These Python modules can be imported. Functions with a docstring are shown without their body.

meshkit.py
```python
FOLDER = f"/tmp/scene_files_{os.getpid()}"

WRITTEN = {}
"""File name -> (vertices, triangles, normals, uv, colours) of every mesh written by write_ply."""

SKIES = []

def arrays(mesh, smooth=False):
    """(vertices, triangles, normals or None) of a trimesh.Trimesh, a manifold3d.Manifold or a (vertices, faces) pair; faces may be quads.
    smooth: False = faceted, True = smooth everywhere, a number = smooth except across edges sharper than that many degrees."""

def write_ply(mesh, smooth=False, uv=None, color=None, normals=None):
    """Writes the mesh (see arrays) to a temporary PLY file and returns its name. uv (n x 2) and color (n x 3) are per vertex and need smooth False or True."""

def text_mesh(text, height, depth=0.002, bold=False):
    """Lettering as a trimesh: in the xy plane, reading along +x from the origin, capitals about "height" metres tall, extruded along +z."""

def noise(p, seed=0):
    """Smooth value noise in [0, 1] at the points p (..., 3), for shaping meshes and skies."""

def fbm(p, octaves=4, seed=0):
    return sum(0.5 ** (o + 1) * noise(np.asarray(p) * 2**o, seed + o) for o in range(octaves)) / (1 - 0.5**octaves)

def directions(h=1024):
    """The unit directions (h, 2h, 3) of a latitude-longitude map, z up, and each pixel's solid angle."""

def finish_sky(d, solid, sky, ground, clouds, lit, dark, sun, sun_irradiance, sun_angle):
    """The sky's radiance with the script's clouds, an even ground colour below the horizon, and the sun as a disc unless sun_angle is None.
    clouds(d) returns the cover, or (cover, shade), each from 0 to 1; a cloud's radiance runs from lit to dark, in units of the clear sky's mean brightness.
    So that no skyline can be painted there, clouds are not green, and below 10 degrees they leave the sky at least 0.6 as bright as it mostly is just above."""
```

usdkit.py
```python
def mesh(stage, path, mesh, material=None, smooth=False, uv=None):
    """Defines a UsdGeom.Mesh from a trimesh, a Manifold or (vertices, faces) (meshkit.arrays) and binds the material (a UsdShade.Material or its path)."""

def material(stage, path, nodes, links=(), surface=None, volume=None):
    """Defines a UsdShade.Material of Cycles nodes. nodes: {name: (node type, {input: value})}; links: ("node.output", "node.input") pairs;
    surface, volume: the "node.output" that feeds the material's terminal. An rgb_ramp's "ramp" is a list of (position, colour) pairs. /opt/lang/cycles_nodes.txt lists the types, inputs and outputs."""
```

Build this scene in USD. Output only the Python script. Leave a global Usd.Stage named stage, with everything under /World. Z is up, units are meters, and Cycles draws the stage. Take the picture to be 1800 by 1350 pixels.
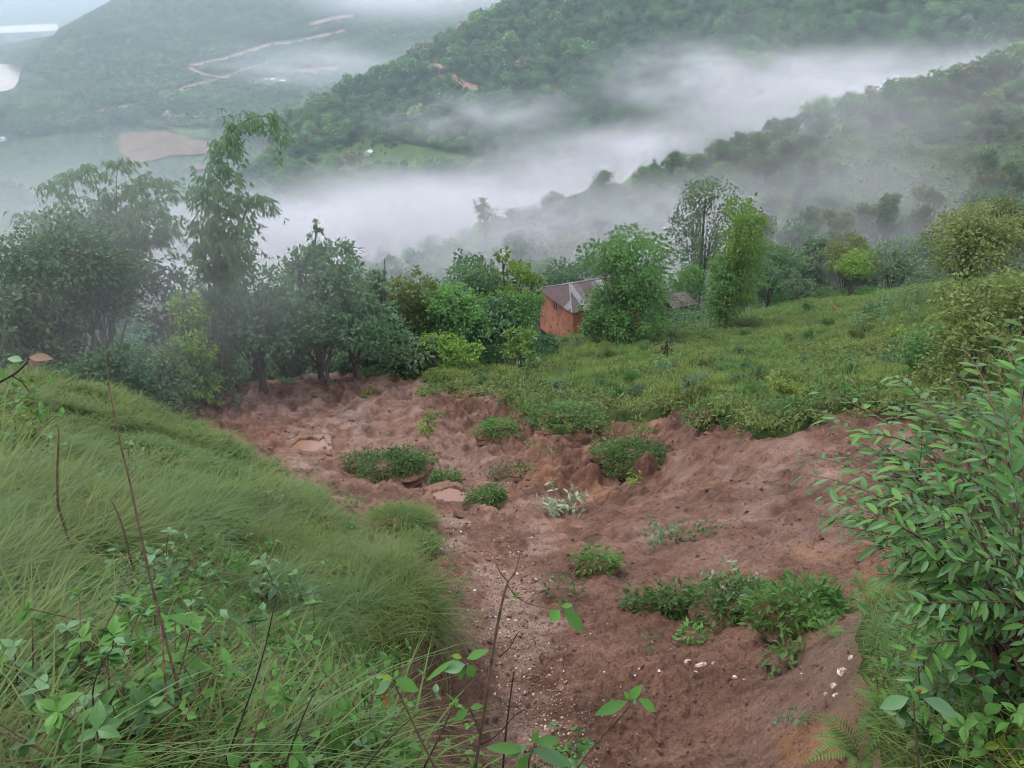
import math, random
import numpy as np, trimesh, usdkit
from scipy.interpolate import RBFInterpolator
from scipy.ndimage import distance_transform_edt, map_coordinates, gaussian_filter
from scipy.spatial import cKDTree
from PIL import Image, ImageDraw
from pxr import Usd, UsdGeom, UsdLux, UsdShade, Sdf, Gf, Vt
from meshkit import fbm, noise

stage = Usd.Stage.CreateInMemory()
UsdGeom.SetStageUpAxis(stage, 'Z'); UsdGeom.SetStageMetersPerUnit(stage, 1.0)
world = UsdGeom.Xform.Define(stage, '/World'); stage.SetDefaultPrim(world.GetPrim())
UsdGeom.Scope.Define(stage, '/World/Looks')

# ------------------------------------------------------------------ camera, sky, sun, exposure
PITCH = math.radians(27.0); F = 1364.0          # focal length in pixels of the 1800 wide photograph
EXPOSURE = 1.25
SKY_STRENGTH = 0.085
SUN_EL, SUN_AZ = math.radians(62), math.radians(-60)   # azimuth measured from +y towards +x
SUN_INT, SUN_ANGLE = 0.40, 30.0
cam = UsdGeom.Camera.Define(stage, '/World/camera')
cam.CreateHorizontalApertureAttr(36.0); cam.CreateVerticalApertureAttr(27.0)
cam.CreateFocalLengthAttr(36.0 * F / 1800.0)
cam.CreateClippingRangeAttr(Gf.Vec2f(0.05, 40000.0))
cam.CreateExposureAttr(EXPOSURE)
cam.AddRotateXOp().Set(90.0 - math.degrees(PITCH))
sd = np.array([math.cos(SUN_EL) * math.sin(SUN_AZ), math.cos(SUN_EL) * math.cos(SUN_AZ), math.sin(SUN_EL)])
M = lambda name, nodes, links=(), **k: usdkit.material(stage, '/World/Looks/' + name, nodes, links, **k)
dome = UsdLux.DomeLight.Define(stage, '/World/sky')
sky_m = M('overcast_sky', {
    'tc': ('texture_coordinate', {}),
    'sky': ('sky_texture', {'sky_type': 'single_scattering', 'sun_disc': False, 'sun_elevation': SUN_EL, 'sun_rotation': SUN_AZ % (2 * math.pi)}),
    'n': ('noise_texture', {'scale': 2.2, 'detail': 5.0, 'roughness': 0.55}),
    'r': ('rgb_ramp', {'ramp': [(0.25, (7.9, 8.35, 9.4)), (0.75, (11.1, 11.5, 12.4))]}),
    'm': ('mix', {'fac': 0.9}),
    'b': ('background_shader', {'strength': SKY_STRENGTH})},
    [('tc.generated', 'n.vector'), ('n.fac', 'r.fac'), ('sky.color', 'm.color1'), ('r.color', 'm.color2'), ('m.color', 'b.color')], surface='b.background')
UsdShade.MaterialBindingAPI.Apply(dome.GetPrim()).Bind(sky_m)
dome.GetPrim().SetCustomDataByKey('kind', 'structure')
sun = UsdLux.DistantLight.Define(stage, '/World/sun')
sun.CreateNormalizeAttr(True); sun.CreateIntensityAttr(SUN_INT); sun.CreateAngleAttr(SUN_ANGLE); sun.CreateColorAttr(Gf.Vec3f(1.0, 0.98, 0.94))
sun.AddTransformOp().Set(Gf.Matrix4d().SetRotate(Gf.Rotation(Gf.Vec3d(0, 0, 1), Gf.Vec3d(*sd))))

# ------------------------------------------------------------------ helpers
used = {}
def numbered(path):
    k = used.get(path); used[path] = 0 if k is None else k + 1
    return path if k is None else numbered_free(path)
def numbered_free(path):
    return f'{path}_{used[path]:03d}'
def tag(p, label=None, cat=None, group=None, kind=None):
    p = p.GetPrim() if hasattr(p, 'GetPrim') else p
    for k, v in (('label', label), ('category', cat), ('group', group), ('kind', kind)):
        if v: p.SetCustomDataByKey(k, v)
    return p
def obj(name, mesh, mat, parent='/World', smooth=False, label=None):
    path = numbered(f'{parent}/{name}')
    m = usdkit.mesh(stage, path, mesh, mat, smooth)
    if label: m.GetPrim().SetCustomDataByKey('label', label)
    return path
def struct(name, mesh, mat, smooth=True, kind='structure', label=None, cat=None):
    p = obj(name, mesh, mat, smooth=smooth); tag(stage.GetPrimAtPath(p), label, cat, kind=kind); return p
def place(x, loc, rz=0, sc=1.0, rx=0, ry=0):
    x.AddTranslateOp().Set(Gf.Vec3d(*map(float, loc)))
    x.AddRotateXYZOp().Set(Gf.Vec3f(float(rx), float(ry), float(rz)))
    s = np.broadcast_to(np.asarray(sc, float), 3); x.AddScaleOp().Set(Gf.Vec3f(*map(float, s)))
def thing(name, label, cat, loc=(0, 0, 0), rz=0, sc=1.0, group=None, rx=0, ry=0):
    x = UsdGeom.Xform.Define(stage, numbered('/World/' + name)); place(x, loc, rz, sc, rx, ry)
    tag(x, label, cat, group); return str(x.GetPath())
def kind_root(name):
    path = numbered('/World/Kinds/' + name)
    x = UsdGeom.Xform.Define(stage, path); x.GetPrim().SetSpecifier(Sdf.SpecifierClass); return path
UsdGeom.Scope.Define(stage, '/World/Kinds').GetPrim().SetSpecifier(Sdf.SpecifierClass)
def copy(kind, name, label, cat, loc, rz=0, sc=1.0, group=None, rx=0, ry=0):
    p = thing(name, label, cat, loc, rz, sc, group, rx, ry); pr = stage.GetPrimAtPath(p)
    pr.GetReferences().AddInternalReference(kind); pr.SetInstanceable(True); return p
def instancer(name, protos, pos, quat, sc, which, label, cat, kind='stuff', parent='/World'):
    path = numbered(f'{parent}/{name}')
    pi = UsdGeom.PointInstancer.Define(stage, path)
    for k, (pm, mat, sm) in enumerate(protos):
        pp = f'{path}/kinds/{name}_{k:03d}'
        usdkit.mesh(stage, pp, pm, mat, sm); pi.CreatePrototypesRel().AddTarget(pp)
    pi.CreatePositionsAttr(Vt.Vec3fArray.FromNumpy(np.asarray(pos, np.float32)))
    q = np.asarray(quat, np.float32)     # w x y z
    pi.CreateOrientationsAttr(Vt.QuathArray([Gf.Quath(float(a), float(b), float(c), float(d)) for a, b, c, d in q]))
    s = np.asarray(sc, np.float32); s = np.repeat(s[:, None], 3, 1) if s.ndim == 1 else s
    pi.CreateScalesAttr(Vt.Vec3fArray.FromNumpy(s)); pi.CreateProtoIndicesAttr(Vt.IntArray.FromNumpy(np.asarray(which, np.int32)))
    tag(pi, label, cat, kind=kind); return path
def quat_z(a):
    a = np.asarray(a) / 2; z = np.zeros_like(a); return np.stack([np.cos(a), z, z, np.sin(a)], 1)
def quat_mul(p, q):
    w1, x1, y1, z1 = p.T; w2, x2, y2, z2 = q.T
    return np.stack([w1*w2-x1*x2-y1*y2-z1*z2, w1*x2+x1*w2+y1*z2-z1*y2, w1*y2-x1*z2+y1*w2+z1*x2, w1*z2+x1*y2-y1*x2+z1*w2], 1)
def quat_to(n):      # rotation of +z onto unit vectors n
    n = np.asarray(n); w = 1 + n[:, 2]; q = np.stack([w, -n[:, 1], n[:, 0], 0 * w], 1)
    return q / np.linalg.norm(q, axis=1, keepdims=True)
def unit(v):
    v = np.asarray(v, float); return v / np.maximum(np.linalg.norm(v, axis=-1, keepdims=True), 1e-9)
def join(parts):
    vs, fs, n = [], [], 0
    for v, f in parts:
        vs.append(np.asarray(v, float)); fs.append(np.asarray(f, int) + n); n += len(v)
    return np.vstack(vs), np.vstack(fs)
def tube(pts, rad, sides=6, cap=True):
    pts = np.asarray(pts, float); rad = np.broadcast_to(np.asarray(rad, float), len(pts)); t = unit(np.gradient(pts, axis=0))
    ref = np.array([0.31, 0.17, 0.93]) if abs(t[0, 2]) < .9 else np.array([0.93, 0.31, 0.1])
    s = unit(np.cross(t, ref)); u = np.cross(t, s); a = np.arange(sides) / sides * 2 * np.pi
    v = (pts[:, None] + rad[:, None, None] * (np.cos(a)[None, :, None] * s[:, None] + np.sin(a)[None, :, None] * u[:, None])).reshape(-1, 3)
    i = np.arange(len(pts) - 1)[:, None] * sides; j = np.arange(sides)[None]; k = (j + 1) % sides
    q = np.stack([i + j, i + k, i + k + sides, i + j + sides], -1).reshape(-1, 4)
    f = np.vstack([q[:, [0, 1, 2]], q[:, [0, 2, 3]]])
    if cap:
        b = (len(pts) - 1) * sides
        f = np.vstack([f, [[0, m + 1, m] for m in range(1, sides - 1)], [[b, b + m, b + m + 1] for m in range(1, sides - 1)]])
    return v, f
def bez(p0, p1, p2, n=8):
    t = np.linspace(0, 1, n)[:, None]; return (1 - t) ** 2 * np.array(p0) + 2 * t * (1 - t) * np.array(p1) + t * t * np.array(p2)
def bx(size, loc=(0, 0, 0), rz=0):
    m = trimesh.creation.box(size); T = trimesh.transformations.rotation_matrix(rz, [0, 0, 1]); T[:3, 3] = loc; m.apply_transform(T)
    return np.array(m.vertices), np.array(m.faces)
def leaf_quads(P, D, N, L, Wd, fold=0.15):
    """Diamond leaves (two triangles each): base P, direction D, face N."""
    D = unit(D); S = unit(np.cross(D, N)); N = np.cross(S, D); L = np.broadcast_to(L, len(P))[:, None]; Wd = np.broadcast_to(Wd, len(P))[:, None]
    mid = P + D * L * .45; up = N * Wd * fold
    v = np.stack([P, mid + S * Wd / 2 + up, P + D * L, mid - S * Wd / 2 + up], 1).reshape(-1, 3)
    i = np.arange(len(P))[:, None] * 4
    return v, np.vstack([i + [0, 1, 2], i + [0, 2, 3]])
def blade(P, D, N, L, Wd, prof=(.0, .62, 1.0, .86, .5, .0), curl=.25, fold=.12, stem=.0):
    """One broad leaf as a ribbon of six stations with a folded midrib, curling down towards its tip."""
    D = unit(D); S = unit(np.cross(D, N)); N = np.cross(S, D); t = np.linspace(0, 1, len(prof))
    c = np.asarray(P) + D * (t * L)[:, None] - N * (curl * L * t ** 2)[:, None]
    w = np.asarray(prof) * Wd / 2
    l = c + S * w[:, None] + N * (fold * w)[:, None]; r = c - S * w[:, None] + N * (fold * w)[:, None]
    v = np.vstack([c, l, r]); n = len(t); f = []
    for i in range(n - 1):
        f += [[i, n + i, n + i + 1], [i, n + i + 1, i + 1], [i, i + 1, 2 * n + i + 1], [i, 2 * n + i + 1, 2 * n + i]]
    f = [x for x in f if True]
    return v, np.array(f)

# ------------------------------------------------------------------ pixel <-> place
cp, sp = math.cos(PITCH), math.sin(PITCH)
def ray(u, v):
    a = (np.asarray(u, float) - 900) / F; b = -(np.asarray(v, float) - 675) / F
    dy = cp + b * sp; return a / dy, (-sp + b * cp) / dy      # x and z per metre of y
def at(u, v, Y):
    a, s = ray(u, v); return np.stack(np.broadcast_arrays(a * Y, Y, s * Y), -1).astype(float)
def pix(p):
    p = np.asarray(p, float); x, y, z = p[..., 0], p[..., 1], p[..., 2]
    d = np.maximum(y * cp - z * sp, .05); h = y * sp + z * cp
    return 900 + F * x / d, 675 - F * h / d
# ------------------------------------------------------------------ the lie of the land: (u, v, Y) points
LAND = [(0,1350,2.4),(250,1350,2.6),(450,1350,3.0),(620,1350,3.5),(0,1200,3.4),(300,1200,4.2),(600,1200,5.5),(0,1050,5),(300,1050,6.2),(600,1050,7.8),
 (720,1100,7.8),(735,1020,9.2),(0,900,8),(250,900,9.5),(500,920,11),(640,980,10.5),(0,780,12),(200,780,14.5),(400,830,17),(540,880,15.5),(0,690,17),(110,670,20),
 (250,715,22),(370,770,22.5),(470,830,20),(-300,1200,3.2),(-300,900,8),(-300,680,16),(0,730,26),(120,760,31),(250,760,33),(380,795,27),
 (800,1350,5.6),(1000,1350,5.8),(1200,1350,5.6),(1400,1350,4.8),(760,1200,7.6),(1000,1200,8),(1250,1200,8),(1450,1200,6.6),(780,1060,10.2),(950,1050,11.6),(1200,1050,11.3),
 (1450,1080,9.3),(650,950,13.5),(800,950,15.3),(1000,950,16),(1250,950,14.4),(1500,980,11.7),(1650,960,11),(620,880,18.5),(750,860,22.5),(900,872,22),(1100,880,19.6),(1300,880,17.6),
 (1500,870,15.8),(1700,860,14.6),(550,800,26.5),(700,780,30),(850,790,28.5),(1000,800,27),(1200,790,25),(1400,790,21.8),(1550,790,20),(450,735,37),(600,720,40),(720,710,40.5),
 (330,700,44),(450,668,50),(600,650,53),(720,655,51),(500,880,17.5),
 (1600,1350,3.6),(1800,1350,2.8),(1600,1200,5.2),(1800,1200,3.6),(1600,1100,7.4),(1800,1050,6),(1800,940,9.2),(2100,1200,3.4),(2100,900,9),(2100,700,18),
 (780,675,46.5),(900,695,39.5),(1000,730,35),(1100,755,31.5),(1180,715,33),(1280,728,29),(1400,735,26),(1500,720,25.5),(1650,740,22),
 (800,650,53),(900,645,55),(950,685,43),(1050,690,40),(1050,622,57),(1200,650,46),(1200,590,66),(1350,680,38),(1400,620,50),(1350,560,74),(1500,560,63),(1500,640,42),
 (1650,540,56),(1650,640,38),(1780,560,43),(1790,680,26),(1400,530,87),(1600,508,82),(1750,490,84),(2100,560,40),(2100,480,80),
 (1000,592,75),(900,640,72),(800,652,68),(700,672,64),(500,680,60),(300,700,53),(150,700,50),(0,700,48),(1200,565,82),(1100,585,79),(-200,700,46),
 (300,760,78),(100,770,72),(500,745,84),(700,705,93),(900,690,98),(1100,640,108),(1300,572,112),(1500,538,116),(1700,512,116),(-200,770,72),
 (500,600,165),(800,560,175),(1100,520,170),(1300,490,165),(0,690,145),(250,670,150),(-200,690,140),
 (400,480,330),(600,432,345),(800,412,345),(1000,398,320),
 (1800,125,235),(1600,172,240),(1400,232,240),(1250,300,230),(1100,352,220),(950,402,212),(1700,250,200),(1500,285,200),(1700,370,160),(1500,385,165),(1350,355,190),
 (1200,385,187),(1050,425,182),(900,455,187),(1700,445,133),(1500,455,133),(1300,465,142),(2100,60,240),(2100,250,190),(2100,400,130),
 (1700,230,330),(1400,300,330),(1250,330,320),(1100,370,330),(2100,160,330),
 (1800,160,440),(1800,60,500),(1800,-60,600),(1600,160,450),(1600,60,520),(1600,-60,620),(1400,180,450),(1400,80,530),(1400,-30,630),(1200,200,460),(1200,100,550),(1200,0,640),
 (1200,-60,720),(1000,230,470),(1000,130,560),(1000,50,620),(1000,-25,700),(900,20,680),(830,60,665),(760,95,650),(640,150,620),(560,197,590),(510,230,570),(850,170,560),
 (700,205,540),(600,252,500),(520,292,475),(650,278,470),(800,292,455),(950,302,445),(1100,285,430),(450,360,440),(2100,100,450),(2100,-60,550),
 (450,330,600),(510,330,800),(640,270,850),(760,200,900),(900,130,950),(1100,70,1000),(1400,10,1000),(1700,-20,1000),(200,430,560),(0,430,560),(0,520,300),(220,520,290),(-200,430,560),(360,360,800),
 (0,332,1080),(200,332,1090),(350,322,1150),(480,300,1150),(300,250,1430),(450,240,1420),(150,250,1430),(0,250,1450),(-200,250,1430),(150,203,1620),(300,203,1650),(0,203,1700),(400,150,2000),(200,140,2000),(100,178,1830),
 (200,60,2300),(130,75,2280),(80,112,2250),(62,140,2220),(20,172,2080),(0,135,2580),(-200,135,2580),(-200,190,1800),(110,60,3200),(60,90,3000),(300,60,2500),(300,0,2800),(500,60,2500),(500,0,2800),
 (700,60,2400),(700,100,2100),(600,120,1950),(500,182,1700),(620,170,1650),(800,30,2600),(800,-30,3000),(950,60,1600),(1200,0,1800),(1500,-60,1800),
 (0,48,6100),(100,48,6100),(-200,48,6100),(0,75,4200),(-200,75,4200),(100,65,4600),(0,20,7200),(150,10,7500),(0,-10,8500),(300,-40,8500),(-200,-10,8500),(600,-60,6000),(1200,-80,5000),(900,-70,9400),(-400,-30,9400)]
LAND = np.array(LAND, float)
OFF = 4.0
pts = np.vstack([at(LAND[:, 0], LAND[:, 1], LAND[:, 2]), [(0,0,-1.6),(-2,0,-1.65),(2.2,0,-1.5),(0,-2,-.9),(-2,-2.5,-.9),(2,-2.5,-.6)]])
def warp(x, y): return np.stack([x / (y + OFF) * 2.2, np.log(y + OFF)], -1)
rbf = RBFInterpolator(warp(pts[:, 0], pts[:, 1]), pts[:, 2] / (pts[:, 1] + OFF), kernel='thin_plate_spline', smoothing=2e-4)
GA, GL = np.linspace(-1.5, 1.5, 420), np.linspace(0.0, math.log(9600.0), 760)
gg = np.stack(np.meshgrid(GA * 2.2, GL, indexing='ij'), -1).reshape(-1, 2)
GS = rbf(gg).reshape(len(GA), len(GL))
def base_height(x, y):
    x, y = np.asarray(x, float), np.asarray(y, float); l = np.log(np.maximum(y + OFF, 1.0))
    c = np.stack([(x / (y + OFF) - GA[0]) / (GA[1] - GA[0]), (l - GL[0]) / (GL[1] - GL[0])])
    return map_coordinates(GS, c.reshape(2, -1), order=1, mode='nearest').reshape(x.shape) * (y + OFF)
def height(x, y):
    z = base_height(x, y); y = np.asarray(y, float)
    if y.size == 0 or y.max() < 90: return z
    p = np.stack([x, y, 0 * y], -1)
    w = np.clip((y - 90) / 100, 0, 1)       # knolls and gullies of the far hills
    z = z + w * np.minimum(y * .012, 16) * (fbm(p / np.minimum(20 + y[..., None] * .08, 130).clip(60, 130), 4, 3) - .5)
    return z
def hits(u, v, ymin=1.5, ymax=80.0, n=420):
    Y = np.exp(np.linspace(math.log(ymin), math.log(ymax), n)); a, s = ray(u, v); i = np.argmax(s[:, None] * Y < base_height(a[:, None] * Y, np.broadcast_to(Y, (len(a), n))), 1); return a * Y[i], Y[i]
def hit(u, v, ymin=1.5, ymax=9000.0):
    """Where the sight line through a pixel meets the land beyond ymin."""
    if ymin < 60: ymax = 120.0
    Y = np.exp(np.linspace(math.log(ymin), math.log(ymax), 1400)); a, s = ray(u, v)
    under = np.nonzero(s * Y < height(a * Y, Y))[0]
    Yh = Y[under[0]] if len(under) else ymax
    return np.array([a * Yh, Yh, float(height(np.array([a * Yh]), np.array([Yh]))[0])])
def pixel_mask(poly, blur=0, pad=600):
    """Signed distance in pixels (inside > 0) to a pixel outline, as a function of pixels."""
    im = Image.new('L', ((1800 + 2 * pad) // 2, (1350 + 2 * pad) // 2)); d = ImageDraw.Draw(im)
    for q in (poly if isinstance(poly[0][0], (tuple, list)) else [poly]):
        d.polygon([((u + pad) / 2, (v + pad) / 2) for u, v in q], fill=1)
    m = np.asarray(im) > 0; sdist = 2 * (distance_transform_edt(m) - distance_transform_edt(~m))
    if blur: sdist = gaussian_filter(sdist, blur)
    def f(u, v): return map_coordinates(sdist, np.stack([(np.asarray(v) + pad) / 2, (np.asarray(u) + pad) / 2]).reshape(2, -1), order=1, mode='nearest').reshape(np.shape(u))
    return f

# ------------------------------------------------------------------ materials
def leaf_mat(name, dark, light, warm=None, rough=.5, trans=.32, spec=.16, vary=.25):
    """Foliage: each leaf its own tone, each plant a slightly different one, some light through the blade."""
    ramp = [(0.0, dark), (0.55, tuple((np.array(dark) + light) / 2)), (0.9, light), (1.0, warm or light)]
    return M(name, {
        'g': ('geometry', {}), 'o': ('object_info', {}), 'r': ('rgb_ramp', {'ramp': ramp}),
        'v': ('map_range', {'from_min': 0., 'from_max': 1., 'to_min': 1 - vary, 'to_max': 1 + vary}),
        'h': ('hsv', {}), 'p': ('principled_bsdf', {'roughness': rough, 'specular_ior_level': spec}),
        't': ('translucent_bsdf', {}), 'm': ('mix_closure', {'fac': trans})},
        [('g.random_per_island', 'r.fac'), ('o.random', 'v.value'), ('v.result', 'h.value'), ('r.color', 'h.color'), ('h.color', 'p.base_color'),
         ('h.color', 't.color'), ('p.BSDF', 'm.closure1'), ('t.BSDF', 'm.closure2')], surface='m.closure')
def rough_mat(name, ramp, scale=3.0, detail=6, bump=.3, dist=.05, rough=.9, spec=.08, rough2=None):
    n = {'g': ('geometry', {}), 'n': ('noise_texture', {'scale': scale, 'detail': detail, 'roughness': .62}), 'r': ('rgb_ramp', {'ramp': ramp}),
         'b': ('bump', {'strength': bump, 'distance': dist}), 'p': ('principled_bsdf', {'roughness': rough, 'specular_ior_level': spec})}
    l = [('g.position', 'n.vector'), ('n.fac', 'r.fac'), ('r.color', 'p.base_color'), ('n.fac', 'b.height'), ('b.normal', 'p.normal')]
    if rough2 is not None:
        n['n2'] = ('noise_texture', {'scale': scale * .35, 'detail': 3}); n['q'] = ('map_range', {'from_min': .42, 'from_max': .62, 'to_min': rough, 'to_max': rough2, 'clamp': True})
        l += [('g.position', 'n2.vector'), ('n2.fac', 'q.value'), ('q.result', 'p.roughness')]
    return M(name, n, l, surface='p.BSDF')
def plain(name, c, rough=.6, spec=.4, metallic=0.):
    return M(name, {'p': ('principled_bsdf', {'base_color': c, 'roughness': rough, 'specular_ior_level': spec, 'metallic': metallic})}, surface='p.BSDF')
soil_m = rough_mat('grassy_soil', [(.3, (.018, .026, .008)), (.55, (.034, .050, .013)), (.75, (.050, .046, .020))], 2.3, 9, 1.0, .12)
hill_m = rough_mat('wooded_slope', [(.3, (.020, .036, .016)), (.5, (.034, .062, .022)), (.62, (.046, .080, .028)), (.75, (.070, .085, .035))], .16, 9, .8, 2.0)
far_m = rough_mat('far_wooded_slope', [(.3, (.014, .028, .016)), (.5, (.026, .048, .024)), (.66, (.044, .070, .032)), (.8, (.075, .075, .042))], .012, 10, 1.0, 8.0)
bark_m = rough_mat('bark', [(.3, (.035, .030, .024)), (.7, (.10, .088, .072))], 9, 5, .5, .02)
culm_m = rough_mat('bamboo_culm', [(.3, (.05, .065, .028)), (.7, (.11, .12, .06))], 4, 3, .2, .01, .5)
tree_ms = [leaf_mat('deep_green_foliage', (0.064, 0.126, 0.051), (0.177, 0.301, 0.099)),
           leaf_mat('mid_green_foliage', (0.075, 0.161, 0.039), (0.213, 0.365, 0.081)),
           leaf_mat('yellow_green_foliage', (0.120, 0.205, 0.033), (0.393, 0.511, 0.088), (0.502, 0.527, 0.110)),
           leaf_mat('grey_green_foliage', (0.094, 0.143, 0.070), (0.268, 0.342, 0.160)),
           leaf_mat('olive_foliage', (0.109, 0.140, 0.039), (0.298, 0.326, 0.095), (0.410, 0.310, 0.110))]
forest_ms = [leaf_mat('forest_dark', (0.051, 0.106, 0.046), (0.126, 0.223, 0.081), vary=.4, trans=.15), leaf_mat('forest_mid', (0.068, 0.149, 0.050), (0.189, 0.310, 0.094), vary=.4, trans=.15),
             leaf_mat('forest_light', (0.108, 0.198, 0.055), (0.268, 0.404, 0.110), vary=.35, trans=.15), leaf_mat('forest_brown', (0.142, 0.131, 0.070), (0.313, 0.264, 0.138), vary=.3, trans=.15)]

# ------------------------------------------------------------------ trees
def crown(rng, blobs, n, L, Wd, per=14, droop=.25, spread=.30, shell=.45, lift=.6):
    """Leaves gathered in twigs over the shells of several lobes."""
    blobs = np.asarray(blobs, float); w = blobs[:, 3] ** 2; m = max(1, n // per)
    k = rng.choice(len(blobs), m, p=w / w.sum()); d = unit(rng.normal(size=(m, 3)) * [1, 1, .9] + [0, 0, .15])
    tw = blobs[k, :3] + d * blobs[k, 3:4] * rng.uniform(0.12, 1, (m, 1)) ** shell * [1, 1, .85]
    i = np.repeat(np.arange(m), per); r = blobs[k[i], 3:4]
    P = tw[i] + rng.normal(size=(len(i), 3)) * np.minimum(spread * r * .6, 3.2 * L) * [1, 1, .7]
    D = d[i] + rng.normal(size=(len(i), 3)) * .75 - [0, 0, droop]; N = rng.normal(size=(len(i), 3)) * .55 + d[i] * .35 + [0, 0, lift]
    s = rng.uniform(.65, 1.25, len(i)); return leaf_quads(P, D, N, L * s, Wd * s)
def limbs(rng, H, blobs, r0, bend=.3, tips=None, sides=6, base=0.25):
    """A tapering trunk with a limb to each lobe."""
    b = np.asarray(blobs, float); top = b[np.argmax(b[:, 2])]; trunk = bez((0, 0, -.4), (rng.normal() * bend, rng.normal() * bend, H * .45), top[:3] - [0, 0, top[3] * .4], 10)
    out = [tube(trunk, np.linspace(r0, r0 * .22, 10) + r0 * .5 * np.exp(-np.arange(10)), sides + 2)]
    for q in b:
        t = np.clip((q[2] - .9 * q[3] - base * H) / H, .12, .8) ; s = trunk[int(t * 9)]
        e = q[:3] - [0, 0, .1 * q[3]]; rr = r0 * (1 - t) * .5
        out.append(tube(bez(s, (s * .45 + e * .55) * [1, 1, .9] + rng.normal(size=3) * .2, e, 6), np.linspace(rr, rr * .25, 6), sides))
        for _ in range(3):
            e2 = q[:3] + unit(rng.normal(size=3) + [0, 0, .4]) * q[3] * .8; m = s * .3 + e * .7
            out.append(tube(bez(m, (m + e2) / 2 + rng.normal(size=3) * .15, e2, 4), np.linspace(rr * .5, rr * .12, 4), 4))
    return join(out)
def lobes(rng, H, W, kind):
    b = []
    if kind == 'round':
        for _ in range(15):
            d = unit(rng.normal(size=3)); c = np.array([0, 0, H * .63]) + d * [W * .31, W * .31, H * .22] * rng.uniform(.5, 1.1); b.append([*c, W * rng.uniform(.14, .23)])
    elif kind == 'tall':
        for k in range(17):
            z = rng.uniform(.25, .93); a = rng.uniform(0, 6.28); r = W * .30 * math.sin(math.pi * min(1, (z - .1) / .95)) ** .6 * rng.uniform(.4, 1.1)
            b.append([math.cos(a) * r, math.sin(a) * r, z * H, W * rng.uniform(.15, .24)])
    elif kind == 'column':
        for k in range(13):
            z = .16 + .76 * k / 12; a = rng.uniform(0, 6.28); b.append([math.cos(a) * W * .2, math.sin(a) * W * .2, z * H, W * rng.uniform(.20, .36)])
    elif kind == 'flat':
        for k in range(13):
            a = rng.uniform(0, 6.28); r = W * .42 * math.sqrt(rng.uniform(.05, 1)); b.append([math.cos(a) * r, math.sin(a) * r, H * (.86 - .28 * (r / W / .42) ** 2 + rng.uniform(-.10, .06)), W * rng.uniform(.10, .17)])
    elif kind == 'spire':
        for k in range(20):
            z = rng.uniform(.14, .8); a = rng.uniform(0, 6.28); r = W * .36 * (1 - z) ** .55 * rng.uniform(.5, 1.1); b.append([math.cos(a) * r, math.sin(a) * r, z * H, W * (.20 - .12 * z) * rng.uniform(.8, 1.2)])
        for k in range(5):
            a = rng.uniform(0, 6.28); r = W * rng.uniform(.0, .26); h = rng.uniform(.74, .96)
            for q in range(4): b.append([math.cos(a) * r, math.sin(a) * r, H * (h - .05 * q), W * (.030 + .014 * q)])
    elif kind == 'bush':
        for k in range(13):
            a = rng.uniform(0, 6.28); r = W * .36 * math.sqrt(rng.uniform(0, 1)); b.append([math.cos(a) * r, math.sin(a) * r, H * rng.uniform(.22, .74) * (1 - .35 * (r / W / .36) ** 2), W * rng.uniform(.15, .24)])
    return np.array(b)
def tree_kind(seed, kind, H, W, n, L, Wd, mat, r0=None, **kw):
    rng = np.random.default_rng(seed); b = lobes(rng, H, W, kind); p = kind_root('tree_kind')
    obj('trunk', limbs(rng, H, b, r0 or H * .018), bark_m, p); obj('crown', crown(rng, b, n, L, Wd, **kw), mat, p); return p

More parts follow.
